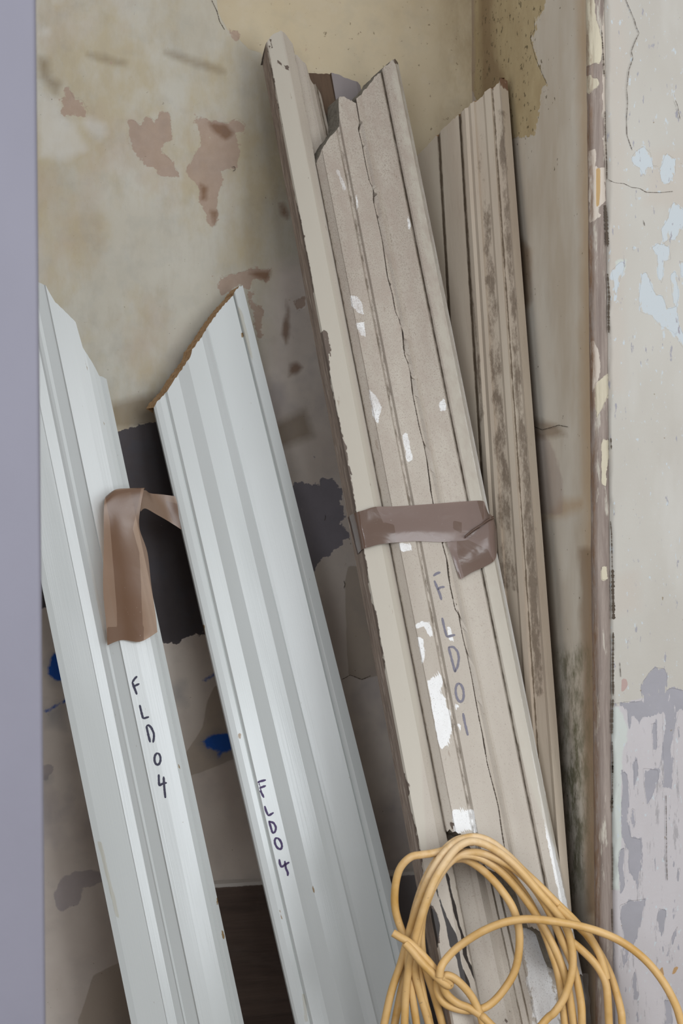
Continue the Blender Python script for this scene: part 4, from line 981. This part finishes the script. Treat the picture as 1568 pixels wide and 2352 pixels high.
for si, (pts, d, e0, e1, dd) in enumerate(STR):
    n = len(pts)
    r = np.random.default_rng(200 + si)
    dv = np.array([d + .004 * math.sin(i * .9 + si) for i in range(n)])
    if dd: dv = dv + np.interp(np.linspace(0, 1, n), np.linspace(0, 1, len(dd)), dd)
    Q = [unproj(np.array(x), np.array(y), np.array(z)) for (x, y), z in zip(pts, dv)]
    def tail(Q, a, b):
        dr = (a - b) / np.linalg.norm(a - b)
        p = a.copy(); out = []
        side = .02 * (1 if dr[0] > 0 else -1)
        for k, z in enumerate((.22, .12, .04, .0055)):
            q_ = (a[2] - z)
            p = np.array([a[0] + np.clip(dr[0] / max(.3, -dr[2]), -1.4, 1.4) * q_ * .9, a[1] - .01 * k * k, z]); out.append(p)
        for k in range(1, 3): out.append(out[-1] + np.array([side * 2.0, -.03, 0]))
        return out
    if e1: Q = Q + tail(Q, Q[-1], Q[-2])
    if e0: Q = tail(Q, Q[0], Q[1])[::-1] + Q
    C = crom(Q, 8)
    C[:, 2] = np.maximum(C[:, 2], .0045)
    V, F = tube(C, .0047)
    b = len(AV); AV += list(V); AF += [[b + i for i in f] for f in F]
AV = np.array(AV)
X, Y = proj(AV)
dust = np.clip(mask_px(X, Y, [[(960, 1890), (1130, 1890), (1180, 1960), (1060, 1960), (960, 2060)]], 50) * .9 + .25, 0, 1)
coil = mesh_obj('extension_cable', AV, AF, [M_CABLE], None, None, True, None, {'dust': dust})
tag(coil, 'coiled yellow rubber cable hooked over the lower end of the taped bundle', 'cable')

# ------------------------------------------------------------------ cracks in the plaster
class Flat:
    def __init__(s, o, w_, l_, n_): s.o, s.w, s.l, s.n = map(lambda x: np.array(x, float), (o, w_, l_, n_))
    uv = Board.uv; P = Board.P; hm = 0.0
    def height(s, u, v): return 0.0
def cracks(wall, flat, lines, width, seed, lift=.0016):
    V = []
    o = ribbon('plaster_crack', flat, lines, width, M_CRACK, wall, lift=lift, jit=.6, seed=seed)
    return o
flF = Flat((0, YF, 0), (1, 0, 0), (0, 0, 1), (0, -1, 0)); flB = Flat((0, YB, 0), (1, 0, 0), (0, 0, 1), (0, -1, 0)); flR = Flat((XR, 0, 0), (0, -1, 0), (0, 0, 1), (-1, 0, 0))
cracks(wall_front, flF, [Z7([(425, 0), (450, 60), (480, 130), (490, 170), (508, 210)]), Z7([(508, 212), (480, 270), (460, 325), (470, 370), (445, 440), (430, 560), (437, 640), (430, 740), (432, 850), (465, 945)])], .0006, 1)
cracks(wall_front, flF, [Z7([(735, 630), (750, 665), (765, 750)]), Z7([(535, 1385), (545, 1420)]), Z8([(226, 60), (232, 150)]), Z8([(518, 900), (520, 1100), (522, 1300), (526, 1440)])], .0006, 2)
Zw = lambda pts: zp(1200, 900, 2.353, pts)
for wd_, ln in ((.0011, [Z7([(296, 700), (300, 860), (306, 1010), (308, 1130)]), Z7([(276, 190), (285, 330), (292, 480)]), Zw([(475, 250), (478, 310)]), Zw([(472, 700), (478, 760), (480, 860), (482, 960)])]),
                (.0032, [Z7([(296, 1290), (304, 1400), (308, 1470), (312, 1550)]), Zw([(484, 960), (486, 1050), (488, 1140), (490, 1230)])]),
                (.0020, [Z7([(312, 1720), (322, 1860), (318, 1960), (320, 2090)]), Zw([(488, 1300), (486, 1420), (486, 1560), (487, 1640)]), Zw([(486, 1660), (482, 1720), (480, 1850)]), Zw([(482, 2000), (484, 2060)]), Zw([(482, 2180), (480, 2270)])]),
                (.0010, [Z8([(178, 560), (182, 700), (180, 900), (178, 960)]), Z8([(178, 1200), (182, 1330), (180, 1500)]), Z8([(178, 1620), (180, 1760)])])):
    ribbon('plaster_crack', flF, ln, wd_, M_CRACK, wall_front, lift=.0008, jit=.7, seed=int(wd_ * 1e5))
cracks(wall_front, flF, [zp(1000, 0, 2.76, [(1090, 1140), (1130, 1160), (1190, 1165), (1240, 1190), (1290, 1195), (1330, 1220), (1420, 1222), (1500, 1215)])], .0005, 8)
cracks(wall_back, flB, [Z3([(1112, 0), (1145, 70), (1160, 130), (1190, 180)])], .0007, 3)
cracks(wall_back, flB, [zp(440, 560, 2.352, [(720, 1465), (722, 1480), (716, 1495)]), zp(440, 560, 2.352, [(820, 1820), (828, 1840), (820, 1860)]), Z3([(1232, 1005), (1250, 1000), (1258, 1020), (1240, 1028)]), zp(700, 1380, 3.46, [(290, 625), (330, 605), (355, 588), (390, 600), (450, 625), (520, 595)])], .0007, 4)
cracks(wall_return, flR, [zp(1200, 900, 2.353, [(60, 185), (110, 205), (150, 195), (200, 180), (250, 190)]), Zr([(630, 110), (634, 190), (605, 240), (640, 370), (710, 530)])], .0007, 5)
